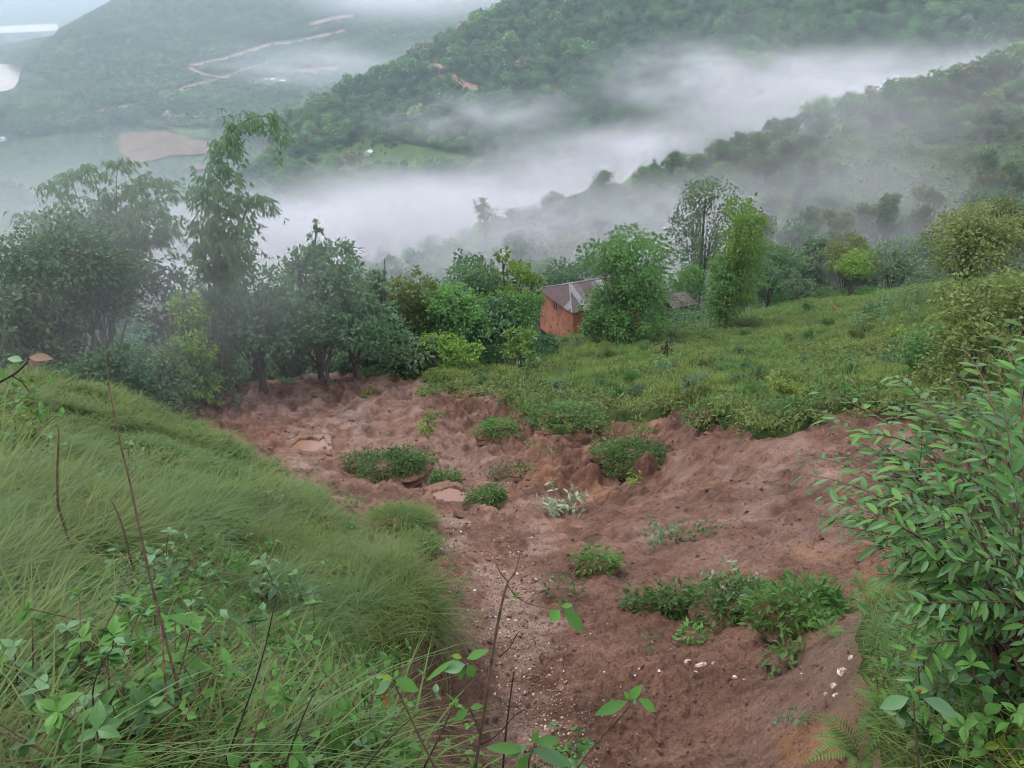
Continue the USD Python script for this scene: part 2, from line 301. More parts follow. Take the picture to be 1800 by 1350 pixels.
# ------------------------------------------------------------------ ground: hillside, mud, hills
def sheet(a0, a1, na, y0, y1, ny):
    A, Lg = np.meshgrid(np.linspace(a0, a1, na), np.linspace(math.log(y0 + OFF), math.log(y1 + OFF), ny), indexing='ij')
    Y = np.exp(Lg) - OFF; return A * (Y + OFF), Y
def grid_faces(na, ny, keep=None):
    i = (np.arange(na - 1)[:, None] * ny + np.arange(ny - 1)[None]); q = np.stack([i, i + ny, i + ny + 1, i + 1], -1).reshape(-1, 4)
    if keep is not None: q = q[keep.reshape(-1)[q].any(1)]
    return q
def used_only(v, f):
    u, inv = np.unique(f, return_inverse=True); return v[u], inv.reshape(f.shape)
MUD = [(285,704),(345,690),(370,678),(430,664),(500,652),(580,644),(640,650),(690,646),(752,648),(745,670),(735,700),(790,684),(850,688),(880,690),(905,720),(950,738),(1010,752),(1060,742),
       (1120,748),(1165,728),(1190,700),(1225,712),(1240,742),(1310,752),(1340,775),(1410,770),(1440,735),(1500,712),(1560,720),(1640,770),(1720,810),(1900,850),(1900,985),(1700,985),(1610,1010),
       (1560,1060),(1500,1120),(1520,1200),(1520,1280),(1545,1350),(1600,1500),(680,1500),(700,1350),(690,1240),(720,1180),(765,1100),(745,1040),(690,990),(620,950),(585,905),(555,868),(480,838),(440,806),(385,766),(340,735)]
mud_px = pixel_mask(MUD, 1.5)
def mud_in(x, y, z=None):
    """Metres inside the slide's edge (rough): positive in the mud."""
    z = height(x, y) if z is None else z; u, v = pix(np.stack([x, y, z], -1)); m = mud_px(u, v) * np.maximum(y, 1) * 1.12 / F
    w = fbm(np.stack([x, y, 0 * x], -1) * .9, 4, 11) - .5
    return np.where(y > 3, m + w * np.clip(y * .05, .3, 1.6), -5)
x, y = sheet(-1.35, 1.35, 220, -2.9, 104, 280); z = height(x, y); m = mud_in(x, y, z)
p3 = np.stack([x, y, 0 * x], -1)
lump = (fbm(p3 * .8, 4, 5) - .5) * np.clip(.25 + y * .006, 0, .7)
bank = .35 * np.exp(-np.maximum(-m, 0) / 1.2) * (x > -1)      # the torn lip of the slide
hz = z + lump + np.where(m > 0, -np.minimum(m * 6, 4.5), bank)
hill_z0 = hz
struct('hillside', used_only(np.stack([x, y, hz], -1).reshape(-1, 3), grid_faces(220, 280)), soil_m)
def hill_at(x, y):
    x, y = np.asarray(x, float), np.asarray(y, float); z = height(x, y); m = mud_in(x, y, z); p = np.stack([x, y, 0 * x], -1)
    return z + (fbm(p * .8, 4, 5) - .5) * np.clip(.25 + y * .006, 0, .7) + np.where(m > 0, 0, .35 * np.exp(-np.maximum(-m, 0) / 1.2) * (x > -1))
RUN = [(470,820),(540,790),(560,760),(600,735),(640,700)]
PUDDLES = [[(515,784),(532,775),(552,776),(568,773),(572,783),(556,792),(530,792)], [(760,869),(790,860),(818,867),(824,880),(800,885),(770,879)]]
PUD = []
for q in PUDDLES:
    c = hit(*np.mean(q, 0), 4); PUD.append((pixel_mask(q, .5), c[2] - .92 - .25 * (np.mean(q, 0)[0] > 700)))
def mud_z(x, y):
    z = height(x, y); m = mud_in(x, y, z); p = np.stack([x, y, 0 * x], -1); sc = np.clip(y / 12, .6, 3)
    # slabs sliding down towards +y: ridges drawn out along the flow, clods everywhere
    fl = np.stack([x * .9 + y * .35, y * .28, 0 * x], -1)
    d = (fbm(p * .55, 3, 21) - .5) * .55 * np.clip(y / 14, .6, 1.6)
    d += (np.abs(fbm(fl * 1.6, 4, 22) - .5) - .12) * -.72 * np.clip(y / 14, .5, 1.7)
    fade = np.clip(9 / np.maximum(y, 1), 0, 1)
    d += (fbm(p * 1.7, 3, 23) - .5) * .20 + (fbm(p * 5.0, 3, 27) - .5) * (.085 + .06 * fade) * fade ** .4 + (fbm(p * 12, 3, 24) - .5) * .10 * fade + (np.abs(fbm(fl * 4.5, 3, 36) - .5)) * -.16 * fade ** .5
    cl = np.maximum(fbm(p * 4.0 / sc[..., None] ** .6, 2, 25) - .55, 0); d += cl * .26 + np.maximum(fbm(p * 9.0 / sc[..., None] ** .6, 2, 26) - .50, 0) * .10 * fade ** .3
    u, v = pix(np.stack([x, y, z], -1)); ss = lambda a, b, t: (lambda k: k * k * (3 - 2 * k))(np.clip((t - a) / (b - a), 0, 1))
    E = ss(730, 860, u) * (1 - .8 * ss(1120, 1260, u)) * (1 - ss(1500, 1620, u)) * (1 - ss(830, 900, v)) * ss(17, 22, y)        # the torn bank below the terrace
    sink = .62 * np.clip(m / .9, 0, 1) ** .7 + E * (.35 + 1.1 * np.clip((fbm(np.stack([x * .22, y * .1, 0 * x], -1), 2, 34) - .36) * 4, 0, 1)) * (1.05 * ss(0, .3 + 1.6 * fbm(np.stack([x * .5, y * .3, 0 * x], -1), 2, 35), m) - .75 * ss(2.2, 7, m))
    face = E * ss(.05, .3, m) * (1 - ss(1.2, 3.0, m)); d += face * ((fbm(np.stack([x * 1.3, y * .4, 0 * x], -1), 3, 28) - .5) * .8 + (fbm(p * 2.4, 3, 29) - .5) * .55)
    smooth = ss(1090, 1260, u) * (1 - ss(990, 1060, v)) * ss(1.5, 4, m)                                  # the sheet of soil that slid down from the right, rippled across its run
    d = d * (1 - .65 * smooth) + smooth * ((np.abs(fbm(np.stack([x * .35 + y * .12, y * 2.1 - x * .75, 0 * x], -1), 3, 30) - .5)) * -.50 + (fbm(np.stack([x * .16 + y * .05, y * .9 - x * .32, 0 * x], -1), 2, 32) - .5) * .42)
    out = z - sink + d * np.clip(m * 1.5 + .3, 0.15, 1)
    for f, zp in PUD:
        up, vp = pix(np.stack([x, y, 0 * y + zp], -1)); k = f(up, vp) + (fbm(p * 2.4, 3, 76) - .5) * 12 + 1
        out = np.where(k > 0, np.minimum(out, zp + .03 - .02 * k), np.where(k > -13, np.maximum(out, zp + .02 + .14 * (fbm(p * 1.6, 3, 77) - .3)), out))
    return out, m
x, y = sheet(-.50, .74, 680, 3.6, 62, 640); z, m = mud_z(x, y)
z = np.where(m < 0, z + np.maximum(m, -.3) * .9, z)
MUDG = (x[:, 0] / (y[:, 0] + OFF), np.log(y[0] + OFF), z)
def mud_at(x, y):
    c = np.stack([(np.asarray(x) / (np.asarray(y) + OFF) - MUDG[0][0]) / (MUDG[0][1] - MUDG[0][0]), (np.log(np.asarray(y) + OFF) - MUDG[1][0]) / (MUDG[1][1] - MUDG[1][0])])
    return map_coordinates(MUDG[2], c.reshape(2, -1), order=1, mode='nearest').reshape(np.shape(x))
v = np.stack([x, y, z], -1).reshape(-1, 3); keep = (m > -.12) & (pix(v.reshape(x.shape + (3,)))[1] < 1480)
mud_m = M('wet_red_mud', {
    'g': ('geometry', {}), 'n': ('noise_texture', {'scale': .55, 'detail': 9.0, 'roughness': .66}),
    'r': ('rgb_ramp', {'ramp': [(.30, (.066, .029, .017)), (.44, (.118, .055, .034)), (.54, (.155, .077, .050)), (.64, (.195, .102, .068)), (.74, (.255, .137, .080))]}),
    'n2': ('noise_texture', {'scale': 6.0, 'detail': 8.0, 'roughness': .7}), 'mx': ('mix', {'mix_type': 'overlay', 'fac': .55}),
    'n3': ('noise_texture', {'scale': .16, 'detail': 4.0, 'roughness': .6}), 'wet': ('map_range', {'from_min': .44, 'from_max': .60, 'to_min': .75, 'to_max': .42, 'clamp': True}),
    'pale': ('map_range', {'from_min': .52, 'from_max': .66, 'to_min': 0., 'to_max': .6, 'clamp': True}), 'mp': ('mix', {'color2': (.230, .142, .112)}), 'si': ('attribute', {'attribute': 'silt'}), 'ms': ('mix', {'color2': (.275, .182, .150)}), 'oc': ('attribute', {'attribute': 'ochre'}), 'mo': ('mix', {'color2': (.280, .135, .058)}),
    'n4': ('noise_texture', {'scale': 38.0, 'detail': 5.0, 'roughness': .7}), 'ms5': ('mapping', {'mapping_type': 'texture', 'rotation': (0, 0, .337), 'scale': (3.2, .34, 1.0)}), 'ns': ('noise_texture', {'scale': 1.0, 'detail': 5.0, 'roughness': .6}), 'rs': ('rgb_ramp', {'ramp': [(.38, (.66, .64, .62)), (.5, (1, 1, 1)), (.62, (1.22, 1.24, 1.26))]}), 'mss': ('mix', {'mix_type': 'multiply', 'fac': .8}), 'bs': ('bump', {'strength': .6, 'distance': .10}), 'n5': ('noise_texture', {'scale': 21.0, 'detail': 6.0, 'roughness': .75}), 'r5': ('rgb_ramp', {'ramp': [(.36, (.52, .50, .48)), (.5, (1, 1, 1)), (.66, (1.35, 1.38, 1.42))]}), 'm5': ('mix', {'mix_type': 'multiply', 'fac': .85}), 'b': ('bump', {'strength': 1.0, 'distance': .045}), 'b2': ('bump', {'strength': 1.0, 'distance': .12}),
    'p': ('principled_bsdf', {'specular_ior_level': .25})},
    [('g.position', 'n.vector'), ('g.position', 'n2.vector'), ('g.position', 'n3.vector'), ('g.position', 'n4.vector'), ('n.fac', 'r.fac'), ('r.color', 'mx.color1'), ('n2.fac', 'mx.color2'),
     ('n3.fac', 'wet.value'), ('n3.fac', 'pale.value'), ('pale.result', 'mp.fac'), ('mx.color', 'mp.color1'), ('mp.color', 'ms.color1'), ('si.fac', 'ms.fac'), ('ms.color', 'mo.color1'), ('oc.fac', 'mo.fac'), ('g.position', 'n5.vector'), ('n5.fac', 'r5.fac'), ('mo.color', 'm5.color1'), ('r5.color', 'm5.color2'), ('g.position', 'ms5.vector'), ('ms5.vector', 'ns.vector'), ('ns.fac', 'rs.fac'), ('m5.color', 'mss.color1'), ('rs.color', 'mss.color2'), ('mss.color', 'p.base_color'), ('ns.fac', 'bs.height'), ('bs.normal', 'b2.normal'), ('wet.result', 'p.roughness'),
     ('n4.fac', 'b.height'), ('n2.fac', 'b2.height'), ('b2.normal', 'b.normal'), ('b.normal', 'p.normal')], surface='p.BSDF')
SILT = pixel_mask([[(400,690),(520,668),(600,700),(700,660),(720,700),(640,740),(600,800),(520,830),(470,815),(560,740),(470,720)], [(770,900),(860,880),(960,940),(930,1010),(985,1120),(1000,1240),(1010,1300),(900,1300),(885,1200),(850,1080),(800,1000)], [(1150,850),(1350,790),(1500,800),(1560,900),(1400,930),(1250,930)]], 6)
OCHRE = pixel_mask([[(915,820),(985,815),(975,850),(925,855)], [(1360,960),(1560,930),(1640,990),(1540,1010),(1420,990)], [(760,860),(860,870),(900,900),(840,905),(770,885)], [(1010,850),(1080,845),(1060,880)], [(1350,1290),(1480,1250),(1500,1350),(1380,1350)]], 5)
fv, ff = used_only(v, grid_faces(680, 640, keep)); mu, mv = pix(fv); br = fbm(np.c_[fv[:, :2] * [1.2, .7], 0 * fv[:, 0]], 5, 33)
mud_path = struct('landslide_mud', (fv, ff), mud_m)
def primvar(path, name, val): UsdGeom.PrimvarsAPI(stage.GetPrimAtPath(path)).CreatePrimvar(name, Sdf.ValueTypeNames.FloatArray, 'vertex').Set(Vt.FloatArray.FromNumpy(np.asarray(val, np.float32)))
primvar(mud_path, 'silt', np.clip((SILT(mu, mv) + 30 + (br - .5) * 160) / 80, 0, 1) * np.clip((br - .40) * 5, 0, 1) * np.where(mu > 1100, .35, .75))
primvar(mud_path, 'ochre', np.clip((OCHRE(mu, mv) + 14) / 30, 0, 1) * np.clip((br - .36) * 4, 0, 1) * .6)

RIVERS = [[(-260,104),(-60,112),(20,113),(36,118),(47,128),(40,134),(34,142),(36,148),(22,156),(8,160),(-60,168),(-260,172)], [(-300,47),(0,46),(60,43),(106,42),(100,54),(60,56),(0,58),(-300,60)]]
ZR = -243.5
def to_level(u, v, z): a, s = ray(u, v); Y = z / s; return np.array([a * Y, Y])
river_w = [np.array([to_level(u, v, ZR) for u, v in q]) for q in RIVERS]
river_px = [pixel_mask(q) for q in RIVERS]
x, y = sheet(-.98, .98, 300, 97, 1120, 220); z = height(x, y)
struct('hills', (np.stack([x, y, z - .3 * (y < 103)], -1).reshape(-1, 3), grid_faces(300, 220)), hill_m)
x, y = sheet(-.98, .98, 260, 1100, 9450, 160); z = height(x, y)
p = np.stack([x, y, 0 * x + ZR], -1); inr = np.maximum(*[f(*pix(p)) for f in river_px]); z = np.where(inr > -3, ZR - 3, z - 1.0 * (y < 1125)); z = np.where(z > 150, 150 + 120 * np.tanh((z - 150) / 120), z)
struct('far_hills', (np.stack([x, y, z], -1).reshape(-1, 3), grid_faces(260, 160)), far_m)
river_m = plain('silty_river', (.21, .175, .145), .4, .25)
for q in river_w:
    from shapely.geometry import Polygon
    vv, ff = trimesh.creation.triangulate_polygon(Polygon(q), engine='earcut'); struct('river', (np.c_[vv, np.full(len(vv), ZR)], ff), river_m, False)

def patch(name, poly, mat, lift, kind='structure', ymin=95, step=9, label=None, far=0):
    """A field or bare strip: a sheet draped over the land inside a pixel outline."""
    c = np.array([hit(u, v, ymin) for u, v in poly]); P = Polygon(c[:, :2]); P = P if P.is_valid else P.buffer(0)
    P = P.simplify(.2).segmentize(step); vv, ff = trimesh.creation.triangulate_polygon(P, engine='triangle') if False else trimesh.creation.triangulate_polygon(P, engine='earcut')
    m = trimesh.Trimesh(np.c_[vv, 0 * vv[:, 0]], ff, process=False)
    for _ in range(6):
        if m.edges_unique_length.max() < step * 2 or len(m.faces) > 9000: break
        m = m.subdivide()
    V = np.array(m.vertices); V[:, 2] = height(V[:, 0], V[:, 1]) + lift; return struct(name, (V, m.faces), mat, kind=kind, label=label)
def ribbon(name, line, w, mat, lift, ymin=95, step=6, rag=.3, label=None):
    c = np.array([hit(u, v, ymin) for u, v in line])[:, :2]; t = np.r_[0, np.cumsum(np.linalg.norm(np.diff(c, axis=0), axis=1))]; n = int(t[-1] / step) + 2
    s = np.linspace(0, t[-1], n); q = np.stack([np.interp(s, t, c[:, k]) for k in (0, 1)], 1); d = unit(np.gradient(q, axis=0)); nr = np.stack([-d[:, 1], d[:, 0]], 1)
    ww = w * (1 + rag * 2 * (fbm(np.stack([s / 40, 0 * s, 0 * s], -1), 3, 9) - .5)); V = []
    for k in np.linspace(-.5, .5, 7):
        e = q + nr * (ww * k)[:, None] + nr * ((fbm(np.stack([s / 15, 0 * s + k * 9, 0 * s], -1), 3, 4) - .5) * w * rag)[:, None]; V.append(np.c_[e, height(e[:, 0], e[:, 1]) + lift])
    return struct(name, (np.stack(V).reshape(-1, 3), grid_faces(7, n)), mat, label=label)
track_m = rough_mat('raw_earth', [(.3, (.11, .07, .048)), (.7, (.22, .15, .105))], .15, 6, .4, .5)
paddy_m = rough_mat('brown_paddy', [(.3, (.07, .050, .034)), (.7, (.13, .095, .066))], .05, 5, .3, .6, .95)
green_m = rough_mat('green_terrace', [(.3, (.030, .055, .018)), (.7, (.060, .095, .032))], .06, 5, .3, .5)
TRACKS = [([(332,118),(360,112),(400,104),(440,92),(480,79),(520,76),(560,66),(606,56)], 22, 3.0), ([(332,120),(350,130),(372,136),(400,138),(420,128),(440,121),(474,113)], 13, 3.0),
          ([(310,164),(330,155),(356,148),(400,138)], 16, 3.0), ([(545,46),(580,36),(625,30)], 28, 3.0), ([(150,208),(190,196),(245,186)], 22, 3.0)]
for q, w, l in TRACKS: ribbon('road', q, w, track_m, l, 900, 16, .5, 'raw earth road cut across the wooded hillside')
MID_TRACKS = [([(752,114),(770,124),(790,138),(808,148),(838,162)], 9, 1.2), ([(735,190),(750,178),(760,168)], 4, 1.0)]
for q, w, l in MID_TRACKS: ribbon('road', q, w, track_m, l, 440, 5, .8, 'raw earth track below the ridge crest')
FIELDS = [([(212,236),(290,232),(330,244),(372,250),(366,272),(300,276),(270,284),(235,290),(208,268)], paddy_m), ([(245,218),(290,204),(345,203),(350,212),(300,216)], paddy_m),
          ([(290,226),(370,228),(372,246),(320,242)], green_m), ([(320,298),(345,290),(366,294),(360,302)], paddy_m), ([(510,125),(560,120),(600,118),(590,132),(530,138)], paddy_m),
          ([(440,140),(500,135),(520,150),(450,160)], green_m)]
for q, m in FIELDS: patch('field', q, m, 2.5, ymin=900, step=25)
SHELF = [(512,288),(560,268),(640,252),(720,256),(800,272),(860,286),(840,306),(760,312),(660,306),(560,302)]
shelf_px = pixel_mask(SHELF)
patch('terrace', SHELF, green_m, .7, ymin=440, step=8)

# ------------------------------------------------------------------ woods
rng = np.random.default_rng(7)
def forest_proto(seed, n, L, H=9.0, W=7.0, kind='round'):
    r = np.random.default_rng(seed); b = lobes(r, H, W, kind); c = crown(r, b[:9], n, L, L * .62, per=5, spread=.5, shell=.3, lift=.9); return c
def scatter(n, y0, y1, a0=-.8, a1=.8):
    """Points spread evenly over the land's area."""
    y = np.sqrt(rng.uniform(0, 1, n) * ((y1 + OFF) ** 2 - (y0 + OFF) ** 2) + (y0 + OFF) ** 2) - OFF; x = rng.uniform(a0, a1, n) * (y + OFF); return x, y
def thin(x, y, d, keep_first=True):
    t = cKDTree(np.c_[x, y]); gone = np.zeros(len(x), bool)
    for i, nb in enumerate(t.query_ball_point(np.c_[x, y], d)):
        if not gone[i]:
            for j in nb:
                if j > i: gone[j] = True
    return ~gone
forest_kinds = []
for k in range(8):
    p = kind_root('forest_tree_kind'); r = np.random.default_rng(50 + k); H, W = (9.5, 7.2) if k % 4 else (10.5, 5.5); b = lobes(r, H, W, 'round' if k % 4 else 'tall')
    obj('trunk', limbs(r, H, b[:4], .22, sides=3), bark_m, p); obj('crown', crown(r, b, 620, .95, .6, per=6, spread=.5, shell=.3, lift=.9), forest_ms[[0, 1, 0, 2, 1, 0, 1, 3][k]], p); forest_kinds.append(p)
tr_px = [pixel_mask([(u + du, v + dv) for (u, v), (du, dv) in list(zip(q, [(0, -6)] * 99)) + list(zip(q[::-1], [(0, 9)] * 99))]) for q, w, l in TRACKS + MID_TRACKS]
fd_px = [pixel_mask(q) for q, m in FIELDS]
def seen(x, y, z, h):      # is the top of something at these places above the land in front?
    ok = np.ones(len(x), bool)
    for t in np.linspace(.05, .97, 60):
        ok &= height(x * t, y * t) < (z + h) * t + 1.5
    u, v = pix(np.stack([x, y, z], -1)); return ok & (u > -80) & (u < 1880) & (v > -90)
x, y = scatter(60000, 395, 1000, -.66, .8); z = height(x, y); k = seen(x, y, z, 9); x, y, z = x[k], y[k], z[k]; u, v = pix(np.stack([x, y, z], -1))
bare = np.maximum.reduce([f(u, v) for f in tr_px[-2:]]); sh = shelf_px(u, v); dn = fbm(np.stack([x, y, 0 * x], -1) / 45, 3, 8)
k = (bare < -2) & ((sh < 0) | (dn > .49)); x, y, z, u, v = x[k], y[k], z[k], u[k], v[k]
k = thin(x, y, 4.7); x, y, z, u, v = x[k], y[k], z[k], u[k], v[k]
print('ridge trees', len(x))
o = np.argsort(np.hypot(x, y)); near = o[:300]; rest = o[300:]
def tone(x, y, r): return np.clip((fbm(np.stack([x, y, 0 * x], -1) / 70, 3, 31) - .5) * 9 + 3.2 + r.normal(size=len(x)) * 1.3, 0, 7).astype(int)
ORDER = [5, 0, 2, 4, 1, 6, 3, 7]
w = tone(x, y, rng); sc = np.clip(np.exp(rng.normal(size=len(x)) * .27) * .95, .5, 1.8) * np.where(sh[0] if False else (shelf_px(u, v) > 0), .35, 1)
for i in near:
    look = ['bushy mid green', 'dark green', 'pale olive', 'slim dark', 'light green', 'dark blue-green', 'slim green', 'brownish'][ORDER[w[i]]]; zn = ['on the low spur beside the green terrace', 'just above the fog behind the terrace', 'above the fog in the hollow', 'behind the misty right slope', 'at the top right behind the fog tongue'][int(np.clip((u[i] - 480) // 270, 0, 4))]
    copy(forest_kinds[ORDER[w[i]]], 'forest_tree', f'{look} forest tree on the ridge, {zn}', 'tree', (x[i], y[i], z[i] - .5), rng.uniform(0, 360), sc[i], f'{look} forest trees {zn}')
fp = [(forest_proto(80 + k, 480, .98), forest_ms[[0, 0, 0, 1, 1, 1, 2, 3][k]], False) for k in range(8)]
instancer('ridge_forest', fp, np.c_[x, y, z - .5][rest], quat_z(rng.uniform(0, 6.28, len(rest))), sc[rest] * 1.08, w[rest], 'dense green forest covering the steep ridge above the fog', 'forest')
x, y = scatter(75000, 1000, 3600, -.66, .2); z = height(x, y); k = seen(x, y, z, 9); x, y, z = x[k], y[k], z[k]; u, v = pix(np.stack([x, y, z], -1))
bare = np.maximum.reduce([f(u, v) for f in tr_px[:5] + fd_px + [lambda a, b, f2=f2, d=d: f2(a, b - d) for f2 in river_px for d in (0, 9, 18)]])
dn = fbm(np.stack([x, y, 0 * x], -1) / 160, 4, 18); hillness = np.clip((z + 236) / 25, 0, 1)
k = (bare < -1) & (dn > np.where(u < 190, .36, .58) - .36 * hillness) & (z > -244.5); x, y, z = x[k], y[k], z[k]
print('far trees', len(x))
fq = [(forest_proto(180 + k, 110, 2.6, 11, 11), forest_ms[[0, 1, 0, 2, 1, 3][k]], False) for k in range(6)]
instancer('far_woods', fq, np.c_[x, y, z - .8], quat_z(rng.uniform(0, 6.28, len(x))), rng.uniform(.8, 1.7, len(x)), np.clip(tone(x, y, rng) - 1, 0, 5), 'blue-green woods on the far valley hills', 'forest')

# ------------------------------------------------------------------ air
def haze_box(lo, hi, density, color):
    lo, hi = np.array(lo, float), np.array(hi, float)
    m = M('haze', {'v': ('principled_volume', {'color': color, 'density': density, 'anisotropy': .15})}, volume='v.volume')
    struct('haze', bx(hi - lo, (lo + hi) / 2), m, False, 'stuff', 'thin pale blue monsoon haze filling the whole valley', 'haze')
haze_box((-12000, -60, -320), (12000, 9700, 330), 1.15e-4, (.62, .74, .84))
def fog(name, label, c, rad, density, seed, scale=1.0, rz=0.0, contrast=2.6, soft=.85, colour=(.84, .84, .90)):
    """A bank of mist: an ellipsoid whose density is broken up by noise and fades to nothing at its skin."""
    rx, ry, rzv = rad; R = trimesh.transformations.rotation_matrix(rz, [0, 0, 1])[:3, :3]
    m = trimesh.creation.icosphere(3); V = (np.array(m.vertices) * 1.02 * [rx, ry, rzv]) @ R.T + c
    mat = M('fog_' + name, {
        'g': ('geometry', {}), 'mp': ('mapping', {'mapping_type': 'texture', 'location': tuple(map(float, c)), 'rotation': (0, 0, rz), 'scale': (rx, ry, rzv)}),
        'ln': ('vector_math', {'math_type': 'length'}), 'fa': ('map_range', {'range_type': 'smoothstep', 'from_min': 1.0, 'from_max': 1 - soft, 'to_min': 0., 'to_max': 1., 'clamp': True}),
        'ms': ('mapping', {'location': (seed * 7.3, seed * 3.1, seed * 1.7), 'scale': (scale * .011, scale * .009, scale * .030)}), 'n': ('noise_texture', {'scale': 1.0, 'detail': 4.5, 'roughness': .58}),
        's': ('math', {'math_type': 'subtract', 'value2': .5}), 'k': ('math', {'math_type': 'multiply_add', 'value2': contrast, 'value3': .55}), 'kc': ('clamp', {'min': .0, 'max': 1.6}),
        'd': ('math', {'math_type': 'multiply'}), 'd2': ('math', {'math_type': 'multiply', 'value2': density * 1.35}), 'v': ('principled_volume', {'color': colour, 'anisotropy': .1})},
        [('g.position', 'mp.vector'), ('mp.vector', 'ln.vector1'), ('ln.value', 'fa.value'), ('g.position', 'ms.vector'), ('ms.vector', 'n.vector'), ('n.fac', 's.value1'), ('s.value', 'k.value1'), ('k.value', 'kc.value'),
         ('fa.result', 'd.value1'), ('kc.result', 'd.value2'), ('d.value', 'd2.value1'), ('d2.value', 'v.density')], volume='v.volume')
    struct('fog', (V, m.faces), mat, False, 'stuff', label, 'fog')
def centre(u, v, Y, dz=0): return at(u, v, Y) + [0, 0, dz]
FOGS = [('trees', 'faint mist drifting through the left tree line', centre(190, 470, 41, 0), (19, 15, 10), .014, 5, 8, 0, 1.8),
        ('slope', 'soft mist lying on the lower right slope', centre(1470, 395, 140, -4), (62, 40, 20), .012, 6, 2.5, .2, 3.0),
        ('coomb', 'pale mist low on the near slope beside the pillar-shaped tree', centre(1190, 390, 165, -6), (48, 42, 20), .011, 7, 2.5, .2, 3.0),
        ('valley', 'thick white fog bank filling the valley behind the trees', centre(720, 405, 285, -18), (150, 130, 44), .036, 1, 1.5, .1, 3.6),
        ('strip', 'long pale mist strip along the valley left of the ridge', centre(590, 118, 1250, 0), (330, 85, 46), .0046, 9, .5, -.45, 3.6),
        ('head', 'mist hiding the head of the far valley at the top', centre(770, 5, 1700, 30), (420, 350, 90), .0036, 10, .35, 0, 2.6),
        ('left', 'pale mist in the valley behind the left trees', centre(60, 365, 330, -14), (120, 110, 40), .003, 11, 1.0, 0, 3.2),
        ('hollow', 'bright fog rising between the near slope and the ridge', centre(1130, 280, 370, -8), (120, 75, 30), .022, 2, 1.6, .35, 3.2),
        ('air', 'thin bluish air lying over the whole middle valley', centre(900, 200, 420, 0), (520, 270, 190), .0005, 14, .3, 0, .6),
        ('drift', 'fog drifting round the faint trees below the near slope', centre(930, 375, 185, -6), (46, 38, 22), .020, 15, 2.0, .1, 2.5),
        ('climb', 'fog climbing the near slope behind the pillar-shaped tree', centre(1330, 262, 262, 0), (75, 42, 24), .013, 16, 2.2, .4, 3.6),
        ('veil', 'thin veil of mist drifting over the right slope', centre(1620, 215, 190, 2), (95, 60, 36), .0032, 18, 1.6, .3, 3.4),
        ('tongue', 'torn wisp rising up the ridge face above the hollow', centre(1250, 150, 430, 4), (110, 45, 26), .010, 19, 2.2, .5, 4.2),
        ('wisp', 'thin torn wisp climbing the ridge above the fog', centre(860, 225, 455, 6), (85, 40, 18), .010, 13, 2.5, .5, 4.0),
        ('gully', 'thin fog tongue behind the right hand slope', centre(1640, 130, 390, -6), (150, 75, 24), .014, 3, 1.4, .3, 3.0)]
for q in FOGS: fog(*q, **(dict(colour=(.62, .72, .80)) if q[0] == 'air' else {}))

# ------------------------------------------------------------------ trees round the house and along the slide's foot
def ground(x, y): return float(hill_at(np.array([x]), np.array([y]))[0])
def tree(u, vtop, Y, wpx, kind, mat, label, n=5200, L=.27, name='tree', cat='tree', lean=None, seed=0, **kw):
    a, s = ray(u, vtop); x0 = float(a * Y); zg = ground(x0, Y); H = float(s * Y) - zg; H = max(H, 1.0)
    W = 1.22 * wpx / F * (Y * cp - zg * sp); L *= 1.25; n = int(n * .85)
    r = np.random.default_rng(int(u * 7 + vtop * 3 + seed)); b = lobes(r, H, W, kind); top = max(q[2] + q[3] * .8 for q in b); b[:, 2] *= H / top
    t = thing(name, label, cat, (x0, Y, zg - .1))
    obj('trunk', limbs(r, H, b, max(.05, min(H, W * 1.4) * .020), bend=.5), bark_m, t)
    obj('crown', crown(r, b, n, L, L * .55, **kw), mat, t); return t
DEEP, MID, YEL, GREY, OLIVE = tree_ms
bush_kw = dict(name='bush', cat='bush')
